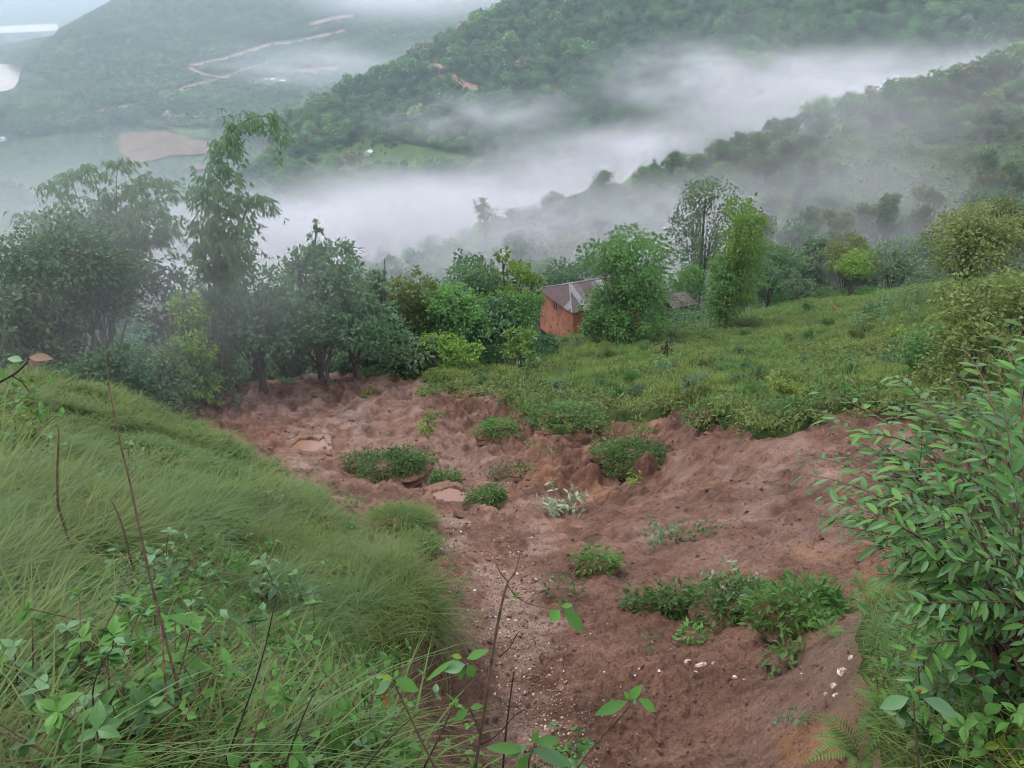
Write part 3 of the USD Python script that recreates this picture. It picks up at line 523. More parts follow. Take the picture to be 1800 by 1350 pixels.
TREES = [
 (55, 372, 41, 270, 'round', DEEP, 'large dark green tree standing at the left end of the tree line', dict(n=9000)),
 (120, 400, 47, 190, 'round', DEEP, 'dense dark tree under the left bamboo clump', dict(n=7000)),
 (15, 470, 37, 170, 'bush', GREY, 'dull green bushy tree low at the left picture edge', dict(n=5000)),
 (290, 430, 50, 170, 'tall', DEEP, 'thin dark tree with see-through crown between the two bamboos', dict(n=4200)),
 (327, 512, 42, 75, 'column', YEL, 'pale yellow-green creeper covered trunk between the dark trees', dict(n=3000, L=.22)),
 (415, 400, 46, 150, 'tall', DEEP, 'dark tree with a bare trunk below the tall bamboo', dict(n=5200)),
 (245, 580, 38, 130, 'bush', GREY, 'grey-green bush at the foot of the dark left trees', dict(n=4200, L=.2, **bush_kw)),
 (180, 600, 35, 120, 'bush', DEEP, 'dark bush behind the crest of the grass slope', dict(n=3500, L=.2, **bush_kw)),
 (360, 610, 43, 110, 'bush', GREY, 'dull bush beside the bare trunk at the end of the mud', dict(n=3000, L=.2, **bush_kw)),
 (532, 392, 50, 130, 'spire', DEEP, 'dark tree with several pointed leaders right of the tall bamboo', dict(n=6500)),
 (605, 432, 50, 160, 'tall', DEEP, 'broad green tree right of the pointed dark tree', dict(n=7500)),
 (560, 520, 47, 130, 'round', DEEP, 'low dark tree under the pointed tree at the mud edge', dict(n=4500)),
 (470, 480, 52, 90, 'tall', DEEP, 'slim dark tree left of the pointed tree', dict(n=3500)),
 (663, 452, 54, 70, 'spire', GREY, 'narrow grey-green tree with a thin pointed top', dict(n=3000)),
 (722, 468, 58, 110, 'round', OLIVE, 'olive brown tree above the head of the mud', dict(n=4500)),
 (690, 540, 55, 110, 'bush', GREY, 'grey-green undergrowth bush below the olive tree', dict(n=3600, L=.22, **bush_kw)),
 (735, 560, 56, 90, 'bush', MID, 'leafy mid green bush beside the yellow-green bush', dict(n=3200, L=.22, **bush_kw)),
 (812, 452, 67, 150, 'flat', DEEP, 'flat-topped dark tree left of the yellow-green crown', dict(n=5200)),
 (790, 500, 58, 130, 'round', MID, 'mid green feathery tree above the yellow-green bush', dict(n=5500)),
 (893, 432, 68, 95, 'flat', YEL, 'yellow-green tree crown on a slim trunk left of the house', dict(n=4200)),
 (860, 520, 60, 110, 'round', DEEP, 'dark tree between the feathery trees left of the house', dict(n=4500)),
 (893, 505, 62, 105, 'round', MID, 'rounded mid green tree touching the brick house', dict(n=5500)),
 (962, 460, 92, 100, 'round', DEEP, 'dark tree behind the left end of the tin roof', dict(n=4000)),
 (1022, 442, 93, 110, 'round', DEEP, 'dark tree behind the tin roof ridge', dict(n=4200)),
 (1070, 430, 95, 90, 'round', DEEP, 'dark tree peeping behind the big tree by the house', dict(n=3500)),
 (785, 578, 53, 95, 'bush', YEL, 'bright yellow-green bush at the top edge of the mud', dict(n=4000, L=.22, **bush_kw)),
 (842, 592, 57, 60, 'bush', MID, 'small green bush left of the pole stack', dict(n=2200, L=.2, **bush_kw)),
 (915, 572, 54, 60, 'tall', YEL, 'young yellowish tree in front of the stone heap', dict(n=1900, L=.2)),
 (958, 590, 60, 70, 'bush', DEEP, 'dark bush in front of the brick house corner', dict(n=3400, L=.2, **bush_kw)),
 (918, 604, 59, 62, 'bush', DEEP, 'small dark bush between pole stack and stone heap', dict(n=2400, L=.2, **bush_kw)),
 (1108, 404, 65, 155, 'tall', MID, 'big leafy tree hiding the right half of the brick house', dict(n=11000, L=.26)),
 (1078, 530, 64, 80, 'bush', MID, 'leafy lower boughs in front of the brick house', dict(n=3800, L=.24, **bush_kw)),
 (1110, 530, 63, 120, 'bush', MID, 'bush at the foot of the big tree by the house', dict(n=4000, L=.24, **bush_kw)),
 (1213, 462, 86, 62, 'round', MID, 'small round tree above the shed roof', dict(n=2600)),
 (1195, 530, 78, 110, 'bush', DEEP, 'dark scrub below the shed roof', dict(n=3200, L=.24, **bush_kw)),
 (1150, 500, 84, 90, 'bush', DEEP, 'dark bush left of the shed roof', dict(n=2800, L=.24, **bush_kw)),
 (1306, 347, 72, 80, 'column', YEL, 'tall bright green pillar-shaped tree at the field corner', dict(n=8500, L=.26)),
 (1280, 450, 71, 52, 'column', MID, 'green leafy column against the tall pillar-shaped tree', dict(n=4000, L=.24)),
 (1255, 308, 112, 118, 'round', GREY, 'grey tree fading into fog behind the pillar-shaped tree', dict(n=6000, L=.34)),
 (1365, 422, 90, 108, 'round', DEEP, 'dark rounded tree right of the pillar-shaped tree', dict(n=5200)),
 (1408, 478, 85, 45, 'flat', GREY, 'small bare-trunked lopped tree at the back of the rice field', dict(n=1300, L=.22)),
 (1502, 410, 98, 85, 'flat', OLIVE, 'olive tree behind the bright green field tree', dict(n=3800)),
 (1510, 438, 88, 66, 'round', YEL, 'bright green little tree at the back of the field', dict(n=3000, L=.24)),
 (1590, 418, 97, 98, 'round', GREY, 'grey-green rounded tree behind the maize plot', dict(n=4200)),
 (1640, 470, 92, 90, 'bush', GREY, 'pale grey-green scrub right of the maize plot', dict(n=3000, L=.24, **bush_kw)),
 (1725, 356, 60, 165, 'round', OLIVE, 'spreading yellow-green tree with a leaning dark trunk', dict(n=8500, L=.25)),
 (1795, 345, 80, 120, 'round', OLIVE, 'olive tree cut by the right picture edge', dict(n=3800)),
 (1790, 452, 27, 200, 'bush', OLIVE, 'olive bush with pale tips at the right picture edge', dict(n=9000, L=.17, **bush_kw)),
 (1690, 560, 33, 150, 'bush', MID, 'green bush on the bank below the olive bush', dict(n=5200, L=.17, **bush_kw)),
]
for u, v, Y, w, kind, mat, label, kw in TREES: tree(u, v, Y, w, kind, mat, label, **kw)
hedge = [tree_kind(400 + k, 'bush', 2.6, 3.2, 1500, .24, .13, [MID, DEEP, GREY, OLIVE][k], r0=.05) for k in range(4)]
r = np.random.default_rng(3)
for k in range(30):
    u = 1195 + k * 17 + r.uniform(-9, 9); Y = r.uniform(86, 99); p = at(u, 490, Y)
    copy(hedge[r.integers(4)], 'bush', 'low bush in the hedge line at the back of the rice field', 'bush', (p[0], Y, ground(p[0], Y) - .2), r.uniform(0, 360), r.uniform(.6, 1.25), 'hedge bushes behind the rice field')
for k in range(46):
    u = r.uniform(0, 760); Y = r.uniform(48, 58) - (3 if u < 300 else 0) + (4 if u > 400 else 0); p = at(u, 600, Y)
    copy(hedge[[1, 2, 1, 0][r.integers(4)]], 'bush', 'dark undergrowth bush between the trunks of the tree line', 'bush', (p[0], Y, ground(p[0], Y) - .3), r.uniform(0, 360), r.uniform(.8, 1.7), 'undergrowth bushes along the tree line')

# bamboo: culms that arch over, leaves in hanging fans
bam_m = leaf_mat('bamboo_foliage', (.110, .185, .090), (.280, .385, .190), (.33, .36, .2), trans=.5)
def fans(rng, P, out, n=5, L=.42, W=.085, spread=.4):
    i = np.repeat(np.arange(len(P)), n); d = unit(out[i] * .45 + rng.normal(size=(len(i), 3)) * [.55, .55, .18] - [0, 0, .95])
    s = rng.uniform(.7, 1.2, len(i)); return leaf_quads(P[i] + rng.normal(size=(len(i), 3)) * .03, d, rng.normal(size=(len(i), 3)) * .5 + out[i] * .3 + [0, -.5, .3], L * s, W * s)
def bamboo(label, base_u, Y, culms, seed, side=1.0, n_side=16, low=.25):
    """culms: pixel paths [(u, v, dY)...] climbed from the base."""
    r = np.random.default_rng(seed); x0 = float(at(base_u, 650, Y)[0]); z0 = ground(x0, Y); t = thing('bamboo', label, 'bamboo', (x0, Y, z0 - .2)); o = np.array([x0, Y, z0 - .2]); lv = []
    for q in culms:
        c = np.array([[r.normal() * .5, r.normal() * .5, 0]] + [list(at(u, v, Y + dy) - o) for u, v, dy in q]); tt = np.linspace(0, 1, len(c)); k = 40
        from scipy.interpolate import make_interp_spline
        path = make_interp_spline(tt, c, k=min(3, len(c) - 1))(np.linspace(0, 1, k)); obj('culm', tube(path, np.linspace(.055, .008, k), 5), culm_m, t)
        for j in range(int(k * low), k):
            f = j / k
            for _ in range(3 if f < .5 else 2 if f < .62 or j % 2 else 0):
                ln = side * (1.25 - f) * r.uniform(.5, 1.5) + .12; d = unit(np.array([r.normal(), r.normal(), r.uniform(-.1, .5)])); e = path[j] + d * ln - [0, 0, .35 * ln]
                tw = bez(path[j], path[j] + d * ln * .6, e, 5); lv.append(tube(tw, np.linspace(.012, .004, 5), 3, False)) if f < .97 else None
                m = int(n_side * (.35 + .9 * (1 - f))); s = np.sort(r.uniform(.25, 1, m)); P = np.array([np.interp(s, np.linspace(0, 1, 5), tw[:, a]) for a in range(3)]).T + r.normal(size=(m, 3)) * .16 * (ln + .4)
                lv.append(fans(r, P, np.repeat(d[None], m, 0), 5,   .42 if f < .5 else .48, .085 if f < .5 else .085))
    obj('foliage', join(lv), bam_m, t)
bamboo('tall bamboo whose top arches over to the right above the tree line', 395, 44,
       [[(392,540,0),(385,430,0),(386,320,0),(400,245,0),(432,212,0),(465,205,.2),(487,228,.3),(494,270,.3)], [(395,520,.5),(372,420,.5),(365,320,.3),(380,262,.2),(415,232,0)],
        [(400,540,0),(420,450,.3),(432,370,.5),(455,345,.6),(478,372,.6)], [(388,540,0),(358,440,-.4),(345,360,-.5),(352,330,-.6)], [(400,540,0),(408,430,-.4),(400,340,-.5),(392,290,-.5)]], 5, 1.15, 9)
bamboo('bushy bamboo clump with drooping tips left of the tall one', 190, 47,
       [[(190,520,0),(180,420,0),(170,330,0),(150,290,0)], [(200,520,0),(205,400,0),(205,310,0),(222,284,0)], [(205,520,.4),(225,400,.4),(245,320,.4),(290,325,.4),(312,345,.4)], [(185,520,-.4),(150,430,-.5),(115,350,-.6),(75,332,-.7)],
        [(195,520,0),(215,420,-.5),(250,360,-.6),(282,378,-.6),(305,410,-.7)], [(185,520,0),(160,420,.6),(130,330,.8),(118,312,.9)], [(190,540,0),(240,440,.5),(270,400,.5),(298,430,.6)], [(185,520,-.2),(120,430,-.3),(70,385,-.4),(40,385,-.5)]], 6, 1.5, 10)

# ------------------------------------------------------------------ the misty near slope on the right and the woods below
slope_kinds = [tree_kind(600 + k, ['round', 'tall', 'bush', 'flat', 'round', 'bush'][k], [8, 10, 4, 8, 6.5, 3.2][k], [7, 6, 5.5, 7.5, 6, 5][k], [3000, 3200, 2400, 2600, 2600, 2200][k], .48, .28, [DEEP, GREY, MID, OLIVE, MID, YEL][k], per=10) for k in range(6)]
x, y = scatter(15000, 108, 395, -.75, .8); z = height(x, y); k = seen(x, y, z, 8); x, y, z = x[k], y[k], z[k]; u, v = pix(np.stack([x, y, z], -1))
right = (u > 880) & (y < 260); dn = fbm(np.stack([x, y, 0 * x], -1) / 22, 3, 51)
k = ~right | (dn > .44); x, y, z, u, v, right = [q[k] for q in (x, y, z, u, v, right)]
k = thin(x, y, 4.1); x, y, z, u, v, right = [q[k] for q in (x, y, z, u, v, right)]
print('slope trees', len(x), right.sum())
o = np.argsort(np.where(right, y, 1e4)); near = o[:300]; rest = o[300:]
sc = rng.uniform(.55, 1.1, len(x)); wk = rng.choice(6, len(x), p=[.2, .12, .3, .08, .12, .18])
for i in near:
    look = ['dark round', 'tall grey-green', 'mid green bushy', 'olive flat-topped', 'mid green round', 'yellow-green low bushy'][wk[i]]; zn = ['left end of the misty slope', 'misty slope behind the pillar-shaped tree', 'middle of the misty slope', 'right edge of the misty slope'][int(np.clip((u[i] - 900) // 235, 0, 3))] + (', high up' if v[i] < 260 else ', low down')
    copy(slope_kinds[wk[i]], 'slope_tree', f'{look} tree at the {zn}', 'tree', (x[i], y[i], z[i] - .4), rng.uniform(0, 360), sc[i], f'{look} trees at the {zn}')
instancer('valley_woods', fp, np.c_[x, y, z - .4][rest], quat_z(rng.uniform(0, 6.28, len(rest))), sc[rest], rng.integers(0, 8, len(rest)), 'misty woods at the bottom of the valley behind the trees', 'forest')
SIL = [(855,345,205,30,'flat','pale bare-topped tree dissolving in the fog'), (975,338,205,42,'round','round grey tree silhouette in the fog'), (950,365,200,60,'round','low grey tree mass in the fog left of the round silhouette'), (1040,352,205,24,'round','small round tree in the fog beside the thin one'), (1058,340,207,24,'round','taller small tree in the fog'),
       (1137,298,215,50,'flat','feathery layered tree standing above the fog edge'), (1225,270,225,30,'round','dark upright tree on the slope crest in the fog'), (1570,146,235,34,'round','single round tree on the slope skyline'), (1762,95,235,40,'flat','feathery tree on the slope skyline near the right edge'), (1455,165,236,60,'round','pair-like bushy tree on the slope skyline'), (1500,162,236,50,'round','bushy skyline tree left of the single round tree')]
for u, v, Y, w, kind, label in SIL: tree(u, v, Y, w * 1.15, kind if w > 32 else 'round', GREY if u < 1300 else MID, label, n=2200, L=.42)

# ------------------------------------------------------------------ grass
def tuft(rng, n, L, rad, w, lean, curl, st=5, spread=.8):
    a = rng.normal(size=n) * spread; q = rng.uniform(0, 6.28, n); rr = rad * np.sqrt(rng.uniform(0, 1, n)); Ls = L * rng.uniform(.55, 1.15, n); cu = curl * rng.uniform(.5, 1.5, n); le = lean * rng.uniform(.4, 1.4, n)
    h = np.stack([np.cos(a), np.sin(a), 0 * a], 1); s = np.stack([-np.sin(a), np.cos(a), 0 * a], 1); b = np.stack([np.cos(q) * rr, np.sin(q) * rr, 0 * q], 1); t = np.linspace(0, 1, st); V = []
    for k in range(st):
        c = b + h * (Ls * (le * t[k] + cu * t[k] ** 2))[:, None] + [0, 0, 1] * (Ls * (t[k] * (1 - .25 * le) - .62 * cu * t[k] ** 2.2))[:, None] - [0, 0, .03]
        ww = w * (1 - t[k]) ** .6 * (1 if k < st - 1 else 0); V += [c - s * ww / 2, c + s * ww / 2] if k < st - 1 else [c]
    V = np.stack(V, 1); m = 2 * st - 1; i = np.arange(n)[:, None] * m; f = []
    for k in range(st - 2): f += [i + [2*k, 2*k+1, 2*k+3], i + [2*k, 2*k+3, 2*k+2]]
    f += [i + [2*st-4, 2*st-3, 2*st-2]]; return V.reshape(-1, 3), np.vstack(f)
def grass_mat(name, a, b, dry, scale, trans=.42):
    """Blades: each its own tone, whole patches leaning to a yellower or bluer green."""
    return M(name, {'g': ('geometry', {}), 'n': ('noise_texture', {'scale': scale, 'detail': 3.0, 'roughness': .6}), 'k': ('map_range', {'from_min': .40, 'from_max': .60, 'to_min': 0., 'to_max': 1., 'clamp': True}),
        'ra': ('rgb_ramp', {'ramp': [(0, tuple(.38 * np.array(a))), (.6, a), (.93, tuple(1.5 * np.array(a))), (1, dry)]}), 'rb': ('rgb_ramp', {'ramp': [(0, tuple(.38 * np.array(b))), (.6, b), (.93, tuple(1.5 * np.array(b))), (1, dry)]}),
        'm': ('mix', {}), 'p': ('principled_bsdf', {'roughness': .5, 'specular_ior_level': .15}), 't': ('translucent_bsdf', {}), 'c': ('mix_closure', {'fac': trans})},
        [('g.position', 'n.vector'), ('n.fac', 'k.value'), ('g.random_per_island', 'ra.fac'), ('g.random_per_island', 'rb.fac'), ('k.result', 'm.fac'), ('ra.color', 'm.color1'), ('rb.color', 'm.color2'),
         ('m.color', 'p.base_color'), ('m.color', 't.color'), ('p.BSDF', 'c.closure1'), ('t.BSDF', 'c.closure2')], surface='c.closure')
long_m = grass_mat('long_grass', (.225, .378, .112), (.310, .415, .105), (.27, .25, .12), .55)
short_m = grass_mat('terrace_grass', (.265, .450, .100), (.370, .490, .105), (.25, .22, .10), .12)
weed_m = grass_mat('bank_weeds', (.180, .290, .080), (.280, .345, .095), (.20, .15, .06), .22, .25)
scrub_m = grass_mat('slope_scrub', (.110, .185, .062), (.165, .225, .075), (.15, .14, .06), .05, .2)
r = np.random.default_rng(21)
def lawn(name, protos, mat, n, y0, y1, a0, a1, keep, label, heading, yaw, sc0, dd=None, most=10**9, cat='grass', low=.55):
    """Tufts strewn over the land, evenly by area times dd(y), all in one mesh."""
    l = r.uniform(math.log(y0 + OFF), math.log(y1 + OFF), n); y = np.exp(l) - OFF; x = r.uniform(a0, a1, n) * (y + OFF); z = hill_at(x, y); u, v = pix(np.stack([x, y, z], -1))
    k = (u > -120) & (u < 1920) & (v < 1450) & (r.uniform(size=n) < (dd(y) if dd else 1)); x, y, z, u, v = x[k], y[k], z[k], u[k], v[k]
    k = keep(x, y, u, v); x, y, z, u, v = x[k][:most], y[k][:most], z[k][:most], u[k][:most], v[k][:most]
    f = fbm(np.stack([x, y, 0 * x], -1) * .8, 3, 61); nx = -(hill_at(x + .2, y) - z) / .2; ny = -(hill_at(x, y + .2) - z) / .2; nn = unit(np.stack([nx * .5, ny * .5, 0 * x + 1], 1))
    hd = heading(x, y) + r.normal(size=len(x)) * yaw; s = sc0(y) * (np.clip((f - .36) * 3.2, 0, 1) * .85 + .42 if low < .5 else low + f * .9) * r.uniform(.75, 1.2, len(x)); w = r.integers(0, len(protos), len(x)); parts = []
    ex = np.stack([np.cos(hd), np.sin(hd), 0 * hd], 1); ex = unit(ex - nn * (ex * nn).sum(1)[:, None]); R = np.stack([ex, np.cross(nn, ex), nn], 2) * s[:, None, None]
    for k, (pv, pf) in enumerate(protos):
        i = np.nonzero(w == k)[0]; V = np.einsum('nij,vj->nvi', R[i], pv) + np.stack([x, y, z], 1)[i][:, None]
        parts.append((V.reshape(-1, 3), (pf[None] + np.arange(len(i))[:, None, None] * len(pv)).reshape(-1, 3)))
    v, f = join(parts); print(name, len(x), 'tufts', len(f), 'triangles'); return struct(name, (v, f), mat, False, 'stuff', label, cat)
def blades(seed, n, L, rad, w, lean, curl, st=5, spread=.8): return tuft(np.random.default_rng(seed), n, L, rad, w, lean, curl, st, spread)
fine = [blades(k, 6, [.66, .58, .85, .62, .5][k], .12, .017, [.2, .35, .5, .25, .15][k], [.85, .6, .7, 1.0, .5][k], 5, [.8, 2.5, 1.2, 1.0, 3.0][k]) for k in range(5)]
coarse = [blades(10 + k, 7, [.62, .55, .7, .5][k], .22, .028, .25, .85, 4, 1.0) for k in range(4)]
is_left = lambda x, y, u, v: ((u < 150) | (v < 1130) | (noise(np.stack([x * 60, y * 60, 0 * x], -1)) > .76)) & (mud_in(x, y) < -.02) & ((u < 700) | ((v > 900) & (u < 765))) & (fbm(np.stack([x, y, 0 * x], -1) * 1.1, 3, 62) > .34)
lawn('long_grass', fine, long_m, 50000, 1.3, 13, -1.3, .06, is_left, 'long wet green grass bending down the near left bank', lambda x, y: .25 + 5.0 * (fbm(np.stack([x, y, 0 * x], -1) * .55, 2, 66) - .5), 1.0, lambda y: .9 + y * .012, low=.15)
lawn('long_grass', coarse, long_m, 22000, 11, 36, -1.0, -.05, is_left, 'soft green grass along the crest of the left bank', lambda x, y: .25 + 5.0 * (fbm(np.stack([x, y, 0 * x], -1) * .55, 2, 66) - .5), 1.0, lambda y: 1.0 + 0 * y, low=.2)
spear = [blades(40 + k, 4, [1.15, .95, 1.3][k], .10, .011, .45, .55, 6, .7) for k in range(3)]
pale_m = grass_mat('pale_grass', (.26, .42, .19), (.33, .44, .18), (.45, .40, .24), .8)
lawn('long_pale_grass', spear, pale_m, 3600, 1.3, 12, -1.3, .06, is_left, 'single long pale grass blades arching over the left bank', lambda x, y: .1 + 0 * x, .9, lambda y: .9 + 0 * y, low=.5)
straw = [blades(50 + k, 5, [.8, .7, .95][k], .12, .009, .35, .5, 5, 1.6) for k in range(3)]
straw_m = grass_mat('straw', (.26, .21, .10), (.34, .28, .15), (.20, .13, .06), .8)
lawn('dead_grass', straw, straw_m, 3000, 1.3, 14, -1.3, .06, lambda x, y, u, v: is_left(x, y, u, v) & (fbm(np.stack([x, y, 0 * x], -1) * .7, 3, 68) > .5), 'dead straw coloured blades mixed through the left bank grass', lambda x, y: .1 + 0 * x, 1.2, lambda y: .9 + 0 * y, low=.5)
RICE = [(1330,545),(1400,520),(1450,520),(1560,512),(1600,505),(1560,530),(1480,545),(1470,572),(1400,580),(1340,572)]
rice_px = pixel_mask(RICE)
short = [blades(20 + k, 7, [.42, .36, .58, .5][k], .36, .050, .2, .45, 3, 3.0) for k in range(4)]
lawn('terrace_grass', short, short_m, 100000, 24, 102, -.12, 1.0, lambda x, y, u, v: (mud_in(x, y) < .1) & (u > 700) & ((rice_px(u, v) > 0) | (fbm(np.stack([x, y, 0 * x], -1) * .35, 3, 91) + np.clip((640 - v) / 500, -.15, .12) > .47)), 'short bright green grass on the terrace above the slide', lambda x, y: 0 * x, 3.0, lambda y: 1.05 + 0 * y, dd=lambda y: np.clip(y / 90, .2, 1) * .55)
lawn('rough_grass', fine, long_m, 34000, 1.5, 26, .1, 1.3, lambda x, y, u, v: (mud_in(x, y) < .0) & (u > 1450) & ((v < 960) | (noise(np.stack([x * 60, y * 60, 0 * x], -1)) > .54)), 'rough grass under the right hand shrub', lambda x, y: 2.2 + 0 * x, 1.2, lambda y: .55 + .012 * y)
def herb(seed, n, L, W, H):
    rng = np.random.default_rng(seed); a = rng.uniform(0, 6.28, n); z = H * rng.uniform(.1, 1, n) ** .7; rr = H * .8 * rng.uniform(.05, 1, n) ** .6; P = np.stack([np.cos(a) * rr, np.sin(a) * rr, z * (1 - .4 * rr / H)], 1)
    return leaf_quads(P, np.stack([np.cos(a), np.sin(a), rng.normal(size=n) * .5], 1) + rng.normal(size=(n, 3)) * .5, rng.normal(size=(n, 3)) * .5 + [0, 0, .8], L * rng.uniform(.6, 1.2, n), W * rng.uniform(.7, 1.2, n))
for k in range(70):
    u, v = r.uniform(760, 1700), r.uniform(545, 735)
    q = hit(u, v, 24); lip = v > 640; S = hill_at(q[:1], q[1:2])[0]
    if mud_in(q[:1], q[1:2])[0] > .3: continue
    copy(hedge[[0, 3, 2, 0, 1][r.integers(5)]], 'shrub', 'low leafy shrub along the torn lip of the terrace' if lip else 'low leafy shrub scattered on the grassy terrace', 'shrub', (q[0], q[1], S - .15), r.uniform(0, 360), (r.uniform(.28, .5), r.uniform(.28, .5), r.uniform(.25, .55)), 'shrubs along the terrace lip' if lip else 'shrubs on the grassy terrace')
tall = [blades(60 + k, 16, [1.0, .85, 1.15][k], .35, .05, .15, .45, 4, 3.0) for k in range(3)]
lawn('tall_terrace_grass', tall, short_m, 5200, 24, 90, -.12, 1.0, lambda x, y, u, v: (mud_in(x, y) < .1) & (u > 740) & (rice_px(u, v) < 0) & (fbm(np.stack([x, y, 0 * x], -1) * .22, 3, 97) > .53), 'taller light green grass clumps on the terrace', lambda x, y: 0 * x, 3.0, lambda y: .8 + 0 * y, most=1300)
hb = [herb(30 + k, 26, [.20, .17, .24, .17, .19][k], [.095, .08, .10, .08, .09][k], [.42, .34, .5, .4, .4][k]) for k in range(5)]
lawn('bank_weeds', hb, weed_m, 60000, 24, 102, -.12, 1.0, lambda x, y, u, v: (mud_in(x, y) < .15 + 1.1 * (fbm(np.stack([x * .4, y * .4, 0 * x], -1), 2, 95) > .56)) & (u > 700) & (rice_px(u, v) < 0) & (fbm(np.stack([x, y, 0 * x], -1) * .25, 3, 92) + np.clip((v - 640) / 400, -.12, .3) > .50), 'low leafy weeds and creepers over the bank', lambda x, y: 0 * x, 3.0, lambda y: 1.0 + 0 * y, dd=lambda y: np.clip(y / 110, .2, .8) * .5, most=5200)
lawn('slope_scrub', hb, scrub_m, 60000, 104, 262, -.2, .85, lambda x, y, u, v: (u > 880) & (v > 60), 'low green scrub covering the misty right slope', lambda x, y: 0 * x, 3.0, lambda y: 4.0 + 0 * y, most=3400, cat='scrub')

# ------------------------------------------------------------------ houses and their yard
brick_m = M('fired_brick', {'tc': ('texture_coordinate', {}), 'b': ('brick_texture', {'color1': (.37, .120, .055), 'color2': (.28, .085, .040), 'mortar': (.26, .11, .065), 'scale': 1.0, 'mortar_size': .008, 'brick_width': .22, 'row_height': .075}),
    'mp': ('mapping', {'rotation': (math.pi / 2, 0, 0)}), 'n': ('noise_texture', {'scale': .9, 'detail': 6.0}), 'r': ('rgb_ramp', {'ramp': [(.35, (.55, .5, .5)), (.6, (1, 1, 1))]}), 'm': ('mix', {'mix_type': 'multiply', 'fac': .8}), 'p': ('principled_bsdf', {'roughness': .9})},
    [('tc.object', 'mp.vector'), ('mp.vector', 'b.vector'), ('tc.object', 'n.vector'), ('n.fac', 'r.fac'), ('b.color', 'm.color1'), ('r.color', 'm.color2'), ('m.color', 'p.base_color')], surface='p.BSDF')
tin_ms = [rough_mat('rusty_tin', [(.3, (.062, .042, .042)), (.7, (.080, .058, .060))], 1.2, 5, .15, .02, .85, .1), rough_mat('bright_tin', [(.3, (.11, .10, .112)), (.7, (.19, .18, .20))], 1.2, 5, .15, .02, .85, .1), rough_mat('dull_tin', [(.3, (.065, .050, .052)), (.7, (.12, .098, .105))], 1.2, 5, .15, .02, .85, .1)]
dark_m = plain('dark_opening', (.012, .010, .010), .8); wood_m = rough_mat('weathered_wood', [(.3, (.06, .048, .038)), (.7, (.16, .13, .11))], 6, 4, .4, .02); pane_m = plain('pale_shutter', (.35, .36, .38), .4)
stone_m = rough_mat('pale_stone', [(.36, (.12, .068, .045)), (.48, (.25, .185, .145)), (.58, (.42, .37, .33)), (.7, (.60, .57, .54))], 14, 5, .5, .01, .7); grey_m = rough_mat('grey_slab', [(.3, (.13, .13, .15)), (.7, (.34, .34, .37))], 2.5, 5, .4, .03)
hx, hy, hz0 = 6.10, 72.0, -28.45                                # front eave corner; short wall runs back-left, long wall back-right
ax = math.atan2(3.07, 6.4); h = thing('brick_house', 'orange brick house with rusty tin hip roof half hidden by a tree', 'house', (hx, hy, hz0 - 4.6), math.degrees(ax))
WS, WL, WH = 7.1, 8.2, 4.6                                     # local x: along the long wall, local y: along the short wall
wins = {'short': [(3.0, 3.3, .62, .95), ], 'long': [(2.6, 3.1, .8, 1.0), (5.4, 3.1, .8, 1.0)]}
def wall_with_holes(length, holes, rot, off):
    xs = sorted({0, length, *[a for q in holes for a in (q[0], q[0] + q[2])]}); out = []
    for a, b in zip(xs, xs[1:]):
        hq = [q for q in holes if q[0] <= a and b <= q[0] + q[2]]; cuts = [0] + [c for q in hq for c in (q[1], q[1] + q[3])] + [WH]
        for c, d in zip(cuts[::2], cuts[1::2]): out.append(bx((b - a, .35, d - c), ((a + b) / 2, .175, (c + d) / 2)))
    v, f = join(out); R = trimesh.transformations.rotation_matrix(rot, [0, 0, 1])[:3, :3]; return v @ R.T + off, f
obj('wall', wall_with_holes(WL, wins['long'], 0, np.array([0, 0, 0])), brick_m, h)
wv, wf = wall_with_holes(WS - .36, wins['short'], math.pi / 2, np.array([.35, .355, 0])); obj('wall', (wv, wf), brick_m, h)
obj('wall', bx((WL, .35, WH), (WL / 2, WS - .18, WH / 2)), brick_m, h); obj('wall', bx((.35, WS - .72, WH), (WL - .18, WS / 2, WH / 2)), brick_m, h)
r = np.random.default_rng(12)
for k in range(9):                                                # putlog holes and a few proud, broken bricks on the end wall
    yy, zz = r.uniform(.8, 6.4), r.uniform(.9, 3.1); obj('brick', bx((.07, .24, .085), (-.012, yy, zz)), dark_m if k % 2 else brick_m, h)
for wl, (a, b, w, hh) in [('short', wins['short'][0])] + [('long', q) for q in wins['long']]:
    if wl == 'short':
        f = obj('window', join([bx((.10, .06, hh), (.05, a + .37, b + hh / 2)), bx((.10, .06, hh), (.05, a + .34 + w, b + hh / 2)), bx((.10, w - .06, .06), (.05, a + .355 + w / 2, b + .03)), bx((.10, w - .06, .06), (.05, a + .355 + w / 2, b + hh - .03)), bx((.08, .05, hh - .12), (.05, a + .355 + w / 2, b + hh / 2))]), wood_m, h)
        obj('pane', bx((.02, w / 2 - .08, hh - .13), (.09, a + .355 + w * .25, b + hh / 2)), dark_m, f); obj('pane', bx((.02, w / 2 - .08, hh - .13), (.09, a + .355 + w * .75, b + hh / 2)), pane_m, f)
    else:
        f = obj('window', join([bx((.06, .10, hh), (a + .03, .05, b + hh / 2)), bx((.06, .10, hh), (a + w - .03, .05, b + hh / 2)), bx((w - .13, .10, .06), (a + w / 2, .05, b + .03)), bx((w - .13, .10, .06), (a + w / 2, .05, b + hh - .03))]), wood_m, h); obj('pane', bx((w - .13, .02, hh - .13), (a + w / 2, .09, b + hh / 2)), dark_m, f)
